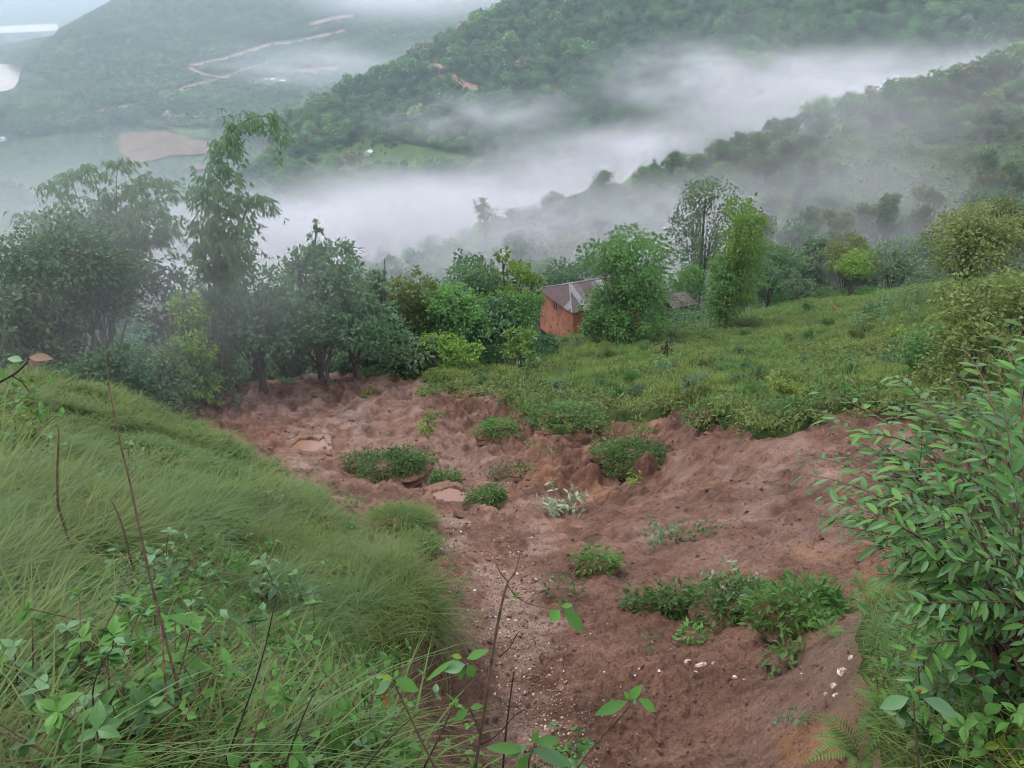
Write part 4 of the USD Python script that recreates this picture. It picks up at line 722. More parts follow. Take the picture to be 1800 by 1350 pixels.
# hip roof of single tin sheets laid side by side down each slope
OV, RH, HP = .40, 1.35, 1.5
c = [np.array(q, float) for q in ((-OV, -OV, WH), (WL + OV, -OV, WH), (WL + OV, WS + OV, WH), (-OV, WS + OV, WH), (HP, WS / 2, WH + RH), (WL - HP, WS / 2, WH + RH))]
for k, q in enumerate(c[:4]): q[2] -= .12
def slope(e0, e1, t0, t1, n):
    """A roof plane between its eave e0-e1 and its top t0-t1, as n overlapping corrugated sheets."""
    nrm = unit(np.cross(e1 - e0, (t0 + t1) / 2 - (e0 + e1) / 2)); ed = unit(e1 - e0); ln = np.linalg.norm(e1 - e0); s0, s1 = (t0 - e0) @ ed / ln, (t1 - e0) @ ed / ln
    up = (t0 - e0) - ((t0 - e0) @ ed) * ed
    def height_at(s): return np.clip(min(s / max(s0, 1e-6), (1 - s) / max(1 - s1, 1e-6), 1), 0, 1)
    for i in range(n):
        a, b = i / n, (i + 1) / n + .012; st = np.linspace(a, min(b, 1), 9); V, lift = [], .012 * (i % 2) + r.uniform(0, .008)
        for j, s in enumerate(st):
            o = nrm * (lift + .02 * (j % 2)); V += [e0 + ed * ln * s + o, e0 + ed * ln * s + up * height_at(s) + o]
        V = np.array(V); f = [[2*j, 2*j+2, 2*j+3] for j in range(8)] + [[2*j, 2*j+3, 2*j+1] for j in range(8)]
        V2 = np.vstack([V, V - nrm * .01]); f = f + [[x + 18 for x in q[::-1]] for q in f]
        obj('roof_sheet', (V2, f), tin_ms[[0, 2, 0, 1, 0, 2, 0][r.integers(7)] if r.uniform() > .1 else 1], h)
slope(c[0], c[1], c[4], c[5], 13); slope(c[3], c[0], c[4], c[4], 9); slope(c[2], c[3], c[5], c[4], 13); slope(c[1], c[2], c[5], c[5], 8)
for a, b in ((c[4], c[5]), (c[0], c[4]), (c[3], c[4]), (c[1], c[5]), (c[2], c[5])): obj('ridge_cap', tube([a + [0, 0, .03], b + [0, 0, .05]], .075, 6), tin_ms[1], h)
x0, Y0 = float(at(1194, 520, 80)[0]), 80.0; zs = float(at(1194, 520, 80)[2])
s = thing('shed', 'small grey tin-roofed shed half buried in scrub right of the big tree', 'shed', (x0, Y0, zs - 2.9), 25)
for k in range(4): obj('roof_sheet', (np.array([[-1.5 + k * .78, -1.1, 2.05 + .015 * k], [-.70 + k * .78, -1.1, 2.06 + .015 * k], [-.70 + k * .78, 1.2, 2.75 + .015 * k], [-1.5 + k * .78, 1.2, 2.74 + .015 * k]]), np.array([[0, 1, 2, 3]])), tin_ms[[2, 0, 2, 0][k]], s)
for a, b, hh in ((-1.3, -.9, 2.05), (1.3, -.9, 2.06), (-1.3, 1., 2.6), (1.3, 1., 2.6)): obj('post', tube([(a, b, 0), (a, b, hh)], .06, 6), wood_m, s)
obj('wall', bx((2.4, .1, 1.9), (0, .95, .95)), wood_m, s); obj('wall', bx((.1, 1.7, 1.6), (-1.2, .02, .8)), wood_m, s)
def on_ground(u, v, ymin=1.5):
    q = hit(u, v, ymin); q[2] = ground(q[0], q[1]); return q
q = on_ground(905, 640, 40); s = thing('pole_stack', 'stack of dark leaning poles beside a grey sheet', 'woodpile', q + [0, 0, -.1])
for k in range(16):
    a = r.uniform(-1.2, 1.0); obj('pole', tube([(a, r.uniform(-.3, .3), 0), (a - .6 + r.normal() * .2, .5, r.uniform(1.2, 1.9))], [.06, .04], 5), wood_m, s)
for k in range(3): obj('sheet', bx((1.0, .7, .04), (.6 + .5 * k, -.25, .25 + .10 * k), .3 * k), grey_m, s)
q = on_ground(938, 596, 40) + [0, 3, .2]; q[2] = float(at(938, 600, q[1])[2]) - .3; s = thing('stone_heap', 'heap of grey stones and slabs left of the brick house', 'stone heap', q)
for k in range(34):
    m = trimesh.creation.icosphere(1, 1.0); V = np.array(m.vertices) * r.uniform(.16, .42, 3) * [1.2, 1, .6]; V = V * (1 + .3 * (noise(V * 4, k)[:, None] - .5)); a = r.uniform(0, 6.28); d = r.uniform(0, 1.5)
    obj('slab', (V + [math.cos(a) * d, math.sin(a) * d, .9 - .42 * d + r.uniform(-.1, .2)], m.faces), grey_m if k % 3 else pane_m, s)
# tiny houses far down in the valley
wall_ms = [plain('far_white_wall', (.30, .30, .30)), plain('far_ochre_wall', (.40, .30, .22))]; froof_ms = [plain('far_tin_roof', (.34, .35, .37), .7), plain('far_blue_roof', (.20, .34, .48), .4)]
FAR = [(188,92,12,'white roofed'),(122,124,16,'long white roofed'),(104,128,10,'small white roofed'),(25,203,11,'lone pale'),(70,236,13,'white gabled'),(58,222,9,'narrow pale'),(296,201,16,'long low white roofed'),(288,202,8,'little white'),(388,160,12,'pale'),(480,143,12,'bright roofed'),(497,146,14,'blue roofed'),(468,142,9,'small grey'),(570,112,10,'white specked'),(648,274,6,'pale terrace'),(5,248,12,'pale edge'),(678,48,9,'small high')]
WHERE = ['on the wooded spur', 'beside the river bend', 'just above the river bend', 'in the woods at the left edge', 'among trees at the valley side', 'above the gabled one at the valley side', 'beside the brown paddy fields', 'next to the long low one by the paddies', 'below the bare road', 'under the road by the terraces', 'among the far terraces', 'left of the blue roof on the terraces', 'at the top end of the terraces', 'on the green terrace behind the fog', 'at the picture edge above the paddies', 'near the fog on the far hill']
for k, ((u, v, w, look), where) in enumerate(zip(FAR, WHERE)):
    q = hit(u, v, 430 if u > 640 and v > 200 else 900); q[2] = height(q[:1], q[1:2])[0]; t = thing('house', f'tiny {look} house {where}', 'house', q + [0, 0, -.5], 20 * k)
    L_, D_ = w * .9, w * .55; hh = min(5.0, .42 * w); obj('wall', bx((L_, D_, hh), (0, 0, hh / 2)), wall_ms[k % 2], t)
    V = np.array([(-L_/2-.5,-D_/2-.6,.02),(L_/2+.5,-D_/2-.6,.02),(L_/2+.5,D_/2+.6,.02),(-L_/2-.5,D_/2+.6,.02),(-L_/2-.5,0,.2 * w + .02),(L_/2+.5,0,.2 * w + .02)]) + [0, 0, hh]
    obj('roof', (V, np.array([[0,1,5],[0,5,4],[2,3,4],[2,4,5],[0,4,3],[1,2,5],[0,3,2],[0,2,1]])), froof_ms[look.startswith('blue')], t)
    obj('door', bx((.14 * w, .1, .5 * hh), (L_ * .2, -D_ / 2 - .06, .3 * hh)), dark_m, t)

# ------------------------------------------------------------------ maize, field bunds, dry stalks
maize_m = leaf_mat('maize', (.070, .135, .045), (.150, .225, .095), trans=.35)
mk = []
for k in range(4):
    r = np.random.default_rng(700 + k); p = kind_root('maize_kind'); obj('stem', tube([(0, 0, -.1), (.04, 0, .8), (r.normal() * .1, .05, 1.7)], [.022, .018, .008], 5), maize_m, p); out = []
    for j in range(9):
        a = j * 2.6 + r.normal() * .4; z = .25 + 1.3 * j / 9; out.append(blade((0, 0, z), (math.cos(a), math.sin(a), 1.0), (-math.cos(a), -math.sin(a), 1), r.uniform(.6, .95), .085, (.5, .9, 1, .8, .45, 0), .75))
    obj('leaves', join(out), maize_m, p); mk.append(p)
MZ = pixel_mask([[(1490,585),(1520,548),(1570,528),(1640,512),(1690,512),(1690,535),(1620,560),(1560,580)], [(1130,588),(1180,566),(1260,562),(1330,555),(1330,575),(1250,590),(1160,602)]])
r = np.random.default_rng(33); n = 0
for _ in range(9000):
    Y = math.exp(r.uniform(math.log(40), math.log(100))); xx = r.uniform(.02, .75) * Y; zz = ground(xx, Y) if n < 170 else 0; u, v = pix((xx, Y, zz))
    if n < 170 and MZ(np.array([u]), np.array([v]))[0] > 0:
        n += 1; lf = u < 1340
        copy(mk[r.integers(4)], 'maize_plant', 'maize plant at the foot of the big trees by the house' if lf else 'maize plant in the plot beside the bright rice field', 'maize', (xx, Y, zz), r.uniform(0, 360), r.uniform(.65, 1.0), 'maize below the trees' if lf else 'maize in the field plot')
bund_m = rough_mat('earth_bund', [(.3, (.055, .038, .022)), (.7, (.12, .085, .05))], 2, 5, .4, .05)
def bund(line, w, hgt):
    cc = np.array([on_ground(u, v, 35) for u, v in line]); t = np.linspace(0, 1, 40); P = np.array([np.interp(t, np.linspace(0, 1, len(cc)), cc[:, k]) for k in (0, 1)]).T; P = np.c_[P, hill_at(P[:, 0], P[:, 1]) + .05]
    struct('field_bank', tube(P, w, 6), bund_m)
bund([(1455,530),(1468,542),(1478,556)], .14, .2)
dry_m = rough_mat('dry_stalk', [(.3, (.045, .030, .022)), (.7, (.13, .085, .055))], 25, 4, .3, .005); black_m = rough_mat('blackened_stem', [(.3, (.014, .011, .010)), (.7, (.05, .035, .028))], 30, 4, .3, .005)
q = on_ground(1170, 632, 30); t = thing('dead_weed', 'dark dried weed standing upright on the grassy bank', 'dead plant', q)
obj('stem', tube([(0, 0, 0), (.1, 0, .8), (-.05, 0, 1.7)], [.05, .04, .02], 5), black_m, t); rr = np.random.default_rng(4); P = np.c_[rr.normal(size=(40, 2)) * .18, rr.uniform(.5, 1.75, 40)]; obj('leaves', leaf_quads(P, rr.normal(size=(40, 3)) * [1, 1, .5] - [0, 0, 1], rr.normal(size=(40, 3)), .32, .12), black_m, t)

# ------------------------------------------------------------------ what slid down: turf clumps, uprooted plants, stones, clods, puddles
leaf_ms = {'fresh': leaf_mat('fresh_leaf', (.070, .165, .032), (.145, .280, .060), spec=.2, rough=.45, trans=.35), 'yellow': leaf_mat('yellow_leaf', (.12, .17, .025), (.26, .29, .05), (.34, .30, .05), trans=.35),
           'pale': leaf_mat('upturned_pale_leaf', (.20, .25, .15), (.42, .46, .34), spec=.3), 'glossy': leaf_mat('glossy_leaf', (.048, .115, .030), (.135, .235, .058), (.22, .29, .06), spec=.28, rough=.42, trans=.3), 'dark': leaf_mat('dark_leaf', (.065, .125, .036), (.150, .240, .065), spec=.12),
           'bluish': leaf_mat('grey_green_leaf', (.085, .165, .070), (.160, .260, .115), spec=.2, rough=.45), 'brown': leaf_mat('withered_leaf', (.14, .085, .06), (.24, .15, .11)), 'red': leaf_mat('rusty_leaf', (.22, .07, .03), (.38, .15, .06)), 'orange': leaf_mat('orange_leaf', (.55, .30, .03), (.70, .42, .04))}
def mound(rng, rx, ry, hh, seed):
    m = trimesh.creation.icosphere(3); V = np.array(m.vertices); V = V * (1 + .5 * (fbm(V * 2.5, 3, seed)[:, None] - .5)) * [rx, ry, hh]; V[:, 2] = np.maximum(V[:, 2], -.25); return V, np.array(m.faces)
def clump(u, v, wpx, hpx, kind, label, sd, grass=1.0, leafy=0.0, lmat='dark', gl=.55, cat='turf clump', yaw=.3, leafL=.13, Y=None):
    q = hit(u, v, 4); s_ = (q[1] * cp - q[2] * sp) / F; rx = wpx * s_ / 2; hh = max(.12, hpx * s_ * .42); q[2] = float(mud_at(q[0], q[1])); rng = np.random.default_rng(sd)
    t = thing(kind, label, cat, q, 0); ry = max(.25, min(rx * .8, hpx * s_ * .8)); mv, mf = mound(rng, rx * 1.06, ry * 1.1, hh, sd); obj('soil', (mv, mf), mud_m, t)
    def top(x, y): return np.sqrt(np.maximum(1 - (x / rx / .95) ** 2 - (y / ry / .95) ** 2, 0)) * hh * .85
    n = int(110 * (grass * 1.15 + .25) * rx * ry * 4); wb = max(.008, 1.3 * s_)
    if n:
        parts = []
        for _ in range(n):
            a = rng.uniform(0, 6.28); d = math.sqrt(rng.uniform(0, 1)) * (.5 + 1.1 * float(noise(np.array([math.cos(a) * 1.6, math.sin(a) * 1.6, .3]), sd))); x_, y_ = rx * .92 * d * math.cos(a), ry * .92 * d * math.sin(a); tv, tf = tuft(rng, 6, gl, .08, wb, .3, .6, 4, 1.0)
            b = math.atan2(y_, x_) * .6 + yaw + rng.normal() * .5; cb, sb = math.cos(b), math.sin(b); tv = tv @ np.array([[cb, sb, 0], [-sb, cb, 0], [0, 0, 1]]) * rng.uniform(.6, 1.1); parts.append((tv + [x_, y_, top(x_, y_) - .02], tf))
        obj('grass', join(parts), long_m, t)
    n = int(300 * leafy * rx * ry * 4); leafL *= 1.25
    if n:
        a = rng.uniform(0, 6.28, n); d = np.sqrt(rng.uniform(0, 1, n)) * (.55 + 1.1 * noise(np.c_[np.cos(a) * 1.6, np.sin(a) * 1.6, 0 * a], sd)); x_, y_ = rx * d * np.cos(a), ry * d * np.sin(a); P = np.c_[x_, y_, top(x_, y_) + rng.uniform(0, 1, n) ** 2 * (.30 + hh * .5)]
        obj('leaves', leaf_quads(P, np.c_[np.cos(a), np.sin(a), rng.normal(size=n) * .4] + rng.normal(size=(n, 3)) * .7, rng.normal(size=(n, 3)) * .6 + [0, 0, .8], leafL * rng.uniform(.6, 1.3, n), leafL * .45), leaf_ms[lmat], t)
    return t
CL = [(700,905,130,95,'turf_clump','big bright grass clump stranded in the middle of the mud',1,1.5,.1,'fresh',.6), (735,935,70,50,'turf_clump','smaller grass clump at the lower edge of the big bright one',2,1.2,.3,'fresh',.5), (700,812,110,55,'turf_clump','grassy shrub clump near the puddle at the slide centre',3,.7,1.0,'dark',.45),
      (782,835,60,50,'shrub_clump','small dark shrub clump right of the grassy shrub clump',4,.1,1.8,'dark',.4), (860,862,66,50,'shrub_clump','dark uprooted bush lying beside the pale runnel',5,.2,1.9,'dark',.4), (875,745,75,55,'turf_clump','grass tongue hanging over the torn scarp',6,1.0,.7,'fresh',.5),
      (1050,968,75,50,'shrub_clump','sparse small green shrub standing in the middle mud',7,.4,.9,'fresh',.4), (1115,775,120,55,'turf_clump','overhanging weedy turf under the right scarp',8,.5,1.5,'dark',.5), (1000,745,110,50,'turf_clump','weedy turf slumped over the scarp edge',9,.5,1.3,'dark',.5),
      (1180,1028,130,42,'turf_clump','left end of the long turf strip stranded on the right',10,.7,1.6,'dark',.35), (1300,1030,150,75,'turf_clump','middle of the long turf strip with upturned pale leaves',11,.5,1.5,'dark',.4), (1425,1062,170,100,'turf_clump','ferny right end of the long turf strip on the mud',12,1.1,1.3,'fresh',.5),
      (1225,1085,55,28,'turf_clump','little weed patch below the long turf strip',13,.2,.9,'fresh',.2), (1140,1102,24,14,'turf_clump','tiny dark sod left of the weed patch',14,.3,.3,'dark',.1), (985,1022,60,26,'turf_clump','dark sod clod by the stony streak',15,.3,.4,'dark',.12), (1390,745,110,75,'turf_clump','dark hanging turf below the yellow bush',16,.5,1.4,'dark',.5),
      (1240,912,90,22,'turf_clump','thin line of torn grass on the smooth right face',17,.5,.5,'dark',.2), (1260,735,90,45,'turf_clump','dark root-bound turf overhang on the right scarp',18,.4,1.1,'dark',.4), (475,815,60,22,'turf_clump','dark sod between left bank and grey mud',19,.5,.6,'dark',.2), (640,800,70,30,'turf_clump','flattened dark green turf by the puddle',20,.7,.8,'dark',.3),
      (660,655,80,26,'shrub_clump','broken leafy branches at the head of the mud',21,.2,1.0,'fresh',.4), (785,668,90,36,'turf_clump','pale grassy edge at the top right of the mud',22,1.1,.6,'yellow',.5), (1390,1120,70,30,'turf_clump','dark torn sods under the ferny turf',23,.3,.9,'dark',.25), (905,800,70,26,'turf_clump','dark root mat under the torn scarp',24,.1,.5,'dark',.2)]
for q in CL: clump(*q)

def leaf_plant(name, label, cat, base, stems, mat, smat, sd, n_leaf=8, L=.09, Wd=.04, pairs=True, start=.25, curl=.3, group=None, tipfan=3, as_parts=True, up=.5, prof=(.0, .62, 1.0, .86, .5, .0)):
    """A plant of explicit stems (paths from the base); leaves sit in pairs along them and in a fan at the tip."""
    rng = np.random.default_rng(sd); t = thing(name, label, cat, base, 0, group=group) if isinstance(base, (np.ndarray, list, tuple)) else base; soft = []
    for st in stems:
        st = np.asarray(st, float); k = len(st); tt = np.linspace(0, 1, 14); P = np.array([np.interp(tt, np.linspace(0, 1, k), st[:, a]) for a in range(3)]).T
        ln = np.linalg.norm(np.diff(P, axis=0), axis=1).sum(); obj('stem', tube(P, np.linspace(.006, .0025, 14) * (ln / .6) ** .5, 5), smat, t); dirs = unit(np.gradient(P, axis=0)); a0 = rng.uniform(0, 6.28)
        for j in range(n_leaf):
            f = start + (1 - start) * (j // 2 if pairs else j) / max(1, (n_leaf - 1) // 2 if pairs else n_leaf - 1); i = min(13, int(f * 13)); d = dirs[i]; s = unit(np.cross(d, [.3, .9, .2])); w = np.cross(d, s); a = a0 + (j // 2) * 1.57 + (j % 2) * math.pi + rng.normal() * .25
            D = (s * math.cos(a) + w * math.sin(a)) + d * rng.uniform(.1, .6) + [0, 0, -.1]; q = L * rng.uniform(.65, 1.2) * (.75 + .5 * f * (1 - f) * 2); soft.append(blade(P[i], D, np.array([0, -.25, 1]) * up + rng.normal(size=3) * .22, q, Wd * q / L, prof, curl * rng.uniform(.4, 1.4), .18))
        for j in range(tipfan):
            a = a0 + j * 6.28 / tipfan; d = dirs[-1]; s = unit(np.cross(d, [.3, .9, .2])); w = np.cross(d, s); q = L * rng.uniform(.6, 1.0); soft.append(blade(P[-1], s * math.cos(a) + w * math.sin(a) + d * .5, d + [0, -.2, .5], q, Wd * q / L, prof, curl, .18))
    if as_parts:
        for m in soft: obj('leaf', m, mat, t)
    else: obj('leaves', join(soft), mat, t)
    return t
def sprig(u, v, wpx, label, mat, sd, n=5, L=.16, lie=.35, dz=0, name='uprooted_sprig', parts=True, up=(0, 0)):
    q = hit(u, v, 4); q[2] = float(mud_at(q[0], q[1])) + dz; s_ = (q[1] * cp - q[2] * sp) / F; R = wpx * s_ * .6; rng = np.random.default_rng(sd); st = []
    for k in range(n):
        a = rng.uniform(0, 6.28); e = np.array([math.cos(a), math.sin(a), lie * rng.uniform(.5, 1.6)]) * R * rng.uniform(.6, 1.1); st.append(bez((0, 0, .02), e * .5 + [0, 0, R * .25], e, 6))
    leaf_plant(name, label, 'uprooted plant', q, st, leaf_ms[mat], dry_m, sd, 10, L, L * .36, as_parts=parts, up=.6)
sprig(985, 868, 72, 'pale-leaved sprig stuck in the mud below the scarp', 'pale', 31, 10, .30, .5, .1); sprig(1175, 915, 70, 'grey-green leafy branch lying flat on the smooth mud', 'bluish', 32, 5, .24, .12, .08); sprig(1305, 1020, 105, 'branch of upturned whitish leaves on the long turf strip', 'pale', 33, 12, .17, .5, .30)
sprig(1385, 1205, 34, 'small pale sprig lying in the lower right mud', 'bluish', 34, 2, .10); sprig(1435, 1228, 60, 'trailing leafy runner in the lower right mud', 'bluish', 35, 3, .09, .15); sprig(752, 745, 34, 'small yellow-green seedling under the left end of the scarp', 'yellow', 36, 7, .32, 1.2); sprig(645, 683, 26, 'tiny yellow-green sprig on the upper mud', 'yellow', 37, 4, .36, .9)
sprig(510, 668, 30, 'pale sprig on the upper left mud', 'bluish', 38, 4, .4, .8); sprig(1120, 808, 34, 'yellow-green twig at the foot of the scarp', 'yellow', 39, 4, .22, .9); sprig(1255, 1025, 60, 'green twigs on the left part of the long turf strip', 'fresh', 40, 5, .14, .6, .15)
q = on_ground(1378, 715, 25); st = [bez((0, 0, 0), (rr.normal() * .3, rr.normal() * .2, .6), (rr.uniform(-1.0, .9), rr.normal() * .4, rr.uniform(.4, 1.5)), 6) for k in range(20)]
leaf_plant('yellow_bush', 'bright yellow-leaved bush on the lip of the right scarp', 'bush', q + [0, 0, .1], st, leaf_ms['yellow'], dry_m, 41, 12, .26, .11, as_parts=False)
for u, v, sz, m, lab, sd in ((1165, 655, 1.0, 'bluish', 'broad-leaved weed on the dark patch of the bank', 1), (1010, 612, 1.2, 'bluish', 'pale weed bush below the brick house', 2), (975, 690, .9, 'bluish', 'pale leafy weed above the scarp', 3), (1085, 708, .8, 'fresh', 'green weed on the edge of the scarp', 4), (1500, 660, 1.2, 'dark', 'dark leafy weed on the bank behind the shrub', 5), (1440, 690, 1.1, 'fresh', 'green leafy weed right of the yellow bush', 6), (1570, 600, 1.3, 'yellow', 'yellow-green weed in front of the maize plot', 7), (1560, 640, 1.0, 'bluish', 'silvery weed below the rusty patch of bank', 8)):
    q = on_ground(u, v, 22); rr = np.random.default_rng(sd); st = [bez((0, 0, 0), (rr.normal() * .2, rr.normal() * .2, .5 * sz), (rr.normal() * .55 * sz, rr.normal() * .4 * sz, rr.uniform(.3, 1.1) * sz), 6) for k in range(12)]
    leaf_plant('weed', lab, 'weed', q, st, leaf_ms[m], dry_m, 60 + sd, 10, .24, .12, as_parts=False)
q = on_ground(925, 680, 30); st = [bez((0, 0, 0), (.1, 0, 1.2), (.15 - .1 * k, 0, 2.4), 6) for k in range(2)]; leaf_plant('sapling', 'slim young tree with drooping leaves on the grassy bank edge', 'sapling', q, st, leaf_ms['dark'], dry_m, 71, 26, .34, .12, start=.4, curl=.7, as_parts=False)

# stones: single ones where they can be told apart, gravel and clods as one mass
def pebble(rng, sub=1):
    if sub == 2:
        m = trimesh.convex.convex_hull(unit(rng.normal(size=(26, 3))) * rng.uniform(.75, 1.1, (26, 1)) * rng.uniform([.8, .55, .4], [1.2, .9, .7])); return np.array(m.vertices), np.array(m.faces)
    m = trimesh.creation.icosphere(sub); V = np.array(m.vertices); V = V * (1 + .55 * (noise(V * 1.7 + rng.uniform(0, 50, 3), 3)[:, None] - .5)) * rng.uniform(.6, 1.1, 3) * [1, 1, .7]; return V, np.array(m.faces)
r = np.random.default_rng(55); peb = [pebble(r, 2) for _ in range(9)]; low = [pebble(r, 0) for _ in range(8)]; lowm = [pebble(r, 1) for _ in range(8)]
ang = []
for _ in range(8):
    m = trimesh.convex.convex_hull(r.normal(size=(9, 3)) * [1, .8, .6]); ang.append((np.array(m.vertices) * .8, np.array(m.faces)))
STREAK = [(790,905),(840,925),(885,960),(890,1010),(885,1060),(905,1110),(950,1150),(955,1210),(985,1260),(1000,1310)]
BIG = [(875,1040,13),(906,1112,16),(966,1140,18),(977,1217,16),(886,1000,8),(835,1050,7),(1072,1051,9),(1145,1142,9),(1215,1122,20),(1238,1128,24),(1230,1137,12),(1262,1125,14),(1300,1150,14),(1318,1152,12),(970,1158,8),(985,1240,9),(868,925,9),(880,940,8),(897,932,7),(935,925,10),(943,980,14),(915,967,6),(905,1018,10),(955,1002,7),(1000,1016,14),(1165,1140,12),(1110,1010,6),(1185,1105,7),(1390,1120,14),(1420,1142,9),(1490,1160,30),(1476,1172,24),(1463,1180,16),(1500,1148,22),(1478,1192,18),(1340,1160,8),(1028,1120,8),(866,1060,7),(848,1085,6),(930,1065,8),(895,1170,9),(945,1178,8),(1010,1180,6),(960,1290,10),(950,1240,8),(1020,1060,7),(1210,1282,7),(1345,1282,6),(1140,1330,8),(820,940,6),(860,950,7),(878,985,9),(902,905,7),(925,950,6),(845,1000,5),(862,1110,8),(892,1078,9),(918,1200,7)]
LOOK = ['white', 'pale', 'whitish grey', 'cream']
for k, (u, v, w) in enumerate(BIG):
    q = hit(u, v, 3.5); q[2] = float(mud_at(q[0], q[1])); s_ = (q[1] * cp - q[2] * sp) / F; t = thing('stone', 'pale stone lying in the red mud', 'stone', q + [0, 0, -.02], r.uniform(0, 360), w * s_ * .46, 'pale stones along the stony streak and lower mud'); obj('rock', peb[k % 9], stone_m, t)
    stage.GetPrimAtPath(t).SetCustomDataByKey('label', 'white stone in the cluster under the right shrub' if u > 1450 else 'white stone in the row below the turf strip' if u > 1200 else 'pale stone half sunk in the stony streak')
    stage.GetPrimAtPath(t).SetCustomDataByKey('group', 'white stones under the right shrub' if u > 1450 else 'white stones below the turf strip' if u > 1200 else 'pale stones of the stony streak')
def strew(name, n, protos, mat, size, label, cat, sampler, sink=.3):
    x, y = sampler(n); z = mud_at(x, y); _, m = mud_z(x, y); k = m > .05; x, y, z = x[k], y[k], z[k]; s = size(y) * np.exp(r.normal(size=len(x)) * .45); w = r.integers(0, len(protos), len(x)); a = r.uniform(0, 6.28, len(x)); parts = []
    for j, (pv, pf) in enumerate(protos):
        i = np.nonzero(w == j)[0]; c_, s_ = np.cos(a[i])[:, None], np.sin(a[i])[:, None]; V = np.stack([pv[:, 0] * c_ - pv[:, 1] * s_, pv[:, 0] * s_ + pv[:, 1] * c_, np.repeat(pv[None, :, 2], len(i), 0)], 2) * s[i][:, None, None] + np.c_[x, y, z + s * sink][i][:, None]
        parts.append((V.reshape(-1, 3), (pf[None] + np.arange(len(i))[:, None, None] * len(pv)).reshape(-1, 3)))
    struct(name, join(parts), mat, False, 'stuff', label, cat)
def streak(n):
    i = r.integers(0, len(STREAK) - 1, n); f = r.uniform(size=n); S = np.array(STREAK, float); c = S[i] + (S[i + 1] - S[i]) * f[:, None]; c += r.normal(size=(n, 2)) * np.array([38, 26]) * (1 + (r.uniform(size=(n, 1)) < .25) * 1.6)
    return hits(c[:, 0], c[:, 1], 3.5)
def anywhere(n):
    y = np.exp(r.uniform(math.log(4.5 + OFF), math.log(50 + OFF), n)) - OFF; x = r.uniform(-.4, .6, n) * (y + OFF); return x, y
strew('gravel', 1000, low, stone_m, lambda y: .008 + .0006 * y, 'pale gravel strewn down the stony streak', 'gravel', streak, .1)
grav_m = rough_mat('brown_gravel', [(.3, (.085, .045, .030)), (.55, (.14, .082, .058)), (.75, (.26, .18, .135))], 12, 3, .3, .01, .7)
strew('gravel', 3600, low, grav_m, lambda y: .007 + .0007 * y, 'brown grit between the pale stones', 'gravel', streak); tiny = []
for _ in range(8):
    m = trimesh.convex.convex_hull(r.normal(size=(6, 3)) * [1, .8, .6]); tiny.append((np.array(m.vertices) * .8, np.array(m.faces)))
def close_by(n):
    y = np.exp(r.uniform(math.log(4.2 + OFF), math.log(17 + OFF), n)) - OFF; return r.uniform(-.28, .5, n) * (y + OFF), y
strew('mud_crumbs', 11000, tiny, mud_m, lambda y: .006 + .0007 * y, 'crumbs of red soil over the near mud', 'crumbs', close_by); strew('gravel', 1500, tiny, grav_m, lambda y: .006 + .0006 * y, 'scattered grit over the near mud', 'gravel', close_by)
strew('mud_clods', 5000, ang, mud_m, lambda y: .008 + .0013 * y, 'loose clods of red mud over the slide', 'clods', anywhere)
water_m = M('muddy_water', {'g': ('geometry', {}), 'n': ('noise_texture', {'scale': 6.0, 'detail': 3.0}), 'b': ('bump', {'strength': .08, 'distance': .02}), 'p': ('principled_bsdf', {'base_color': (.145, .070, .042), 'roughness': .09, 'specular_ior_level': .5})}, [('g.position', 'n.vector'), ('n.fac', 'b.height'), ('b.normal', 'p.normal')], surface='p.BSDF')
def puddle(poly, z):
    c = np.array([to_level(u, v, z) for u, v in poly]); P = Polygon(c).buffer(.6).buffer(-.6); vv, ff = trimesh.creation.triangulate_polygon(P, engine='earcut'); struct('puddle', (np.c_[vv, np.full(len(vv), z)], ff), water_m, False)
for (f, zp), q in zip(PUD, PUDDLES):
    q = np.array(q, float); c = q.mean(0); puddle([tuple(c + (k - c) * 1.25) for k in q], zp)

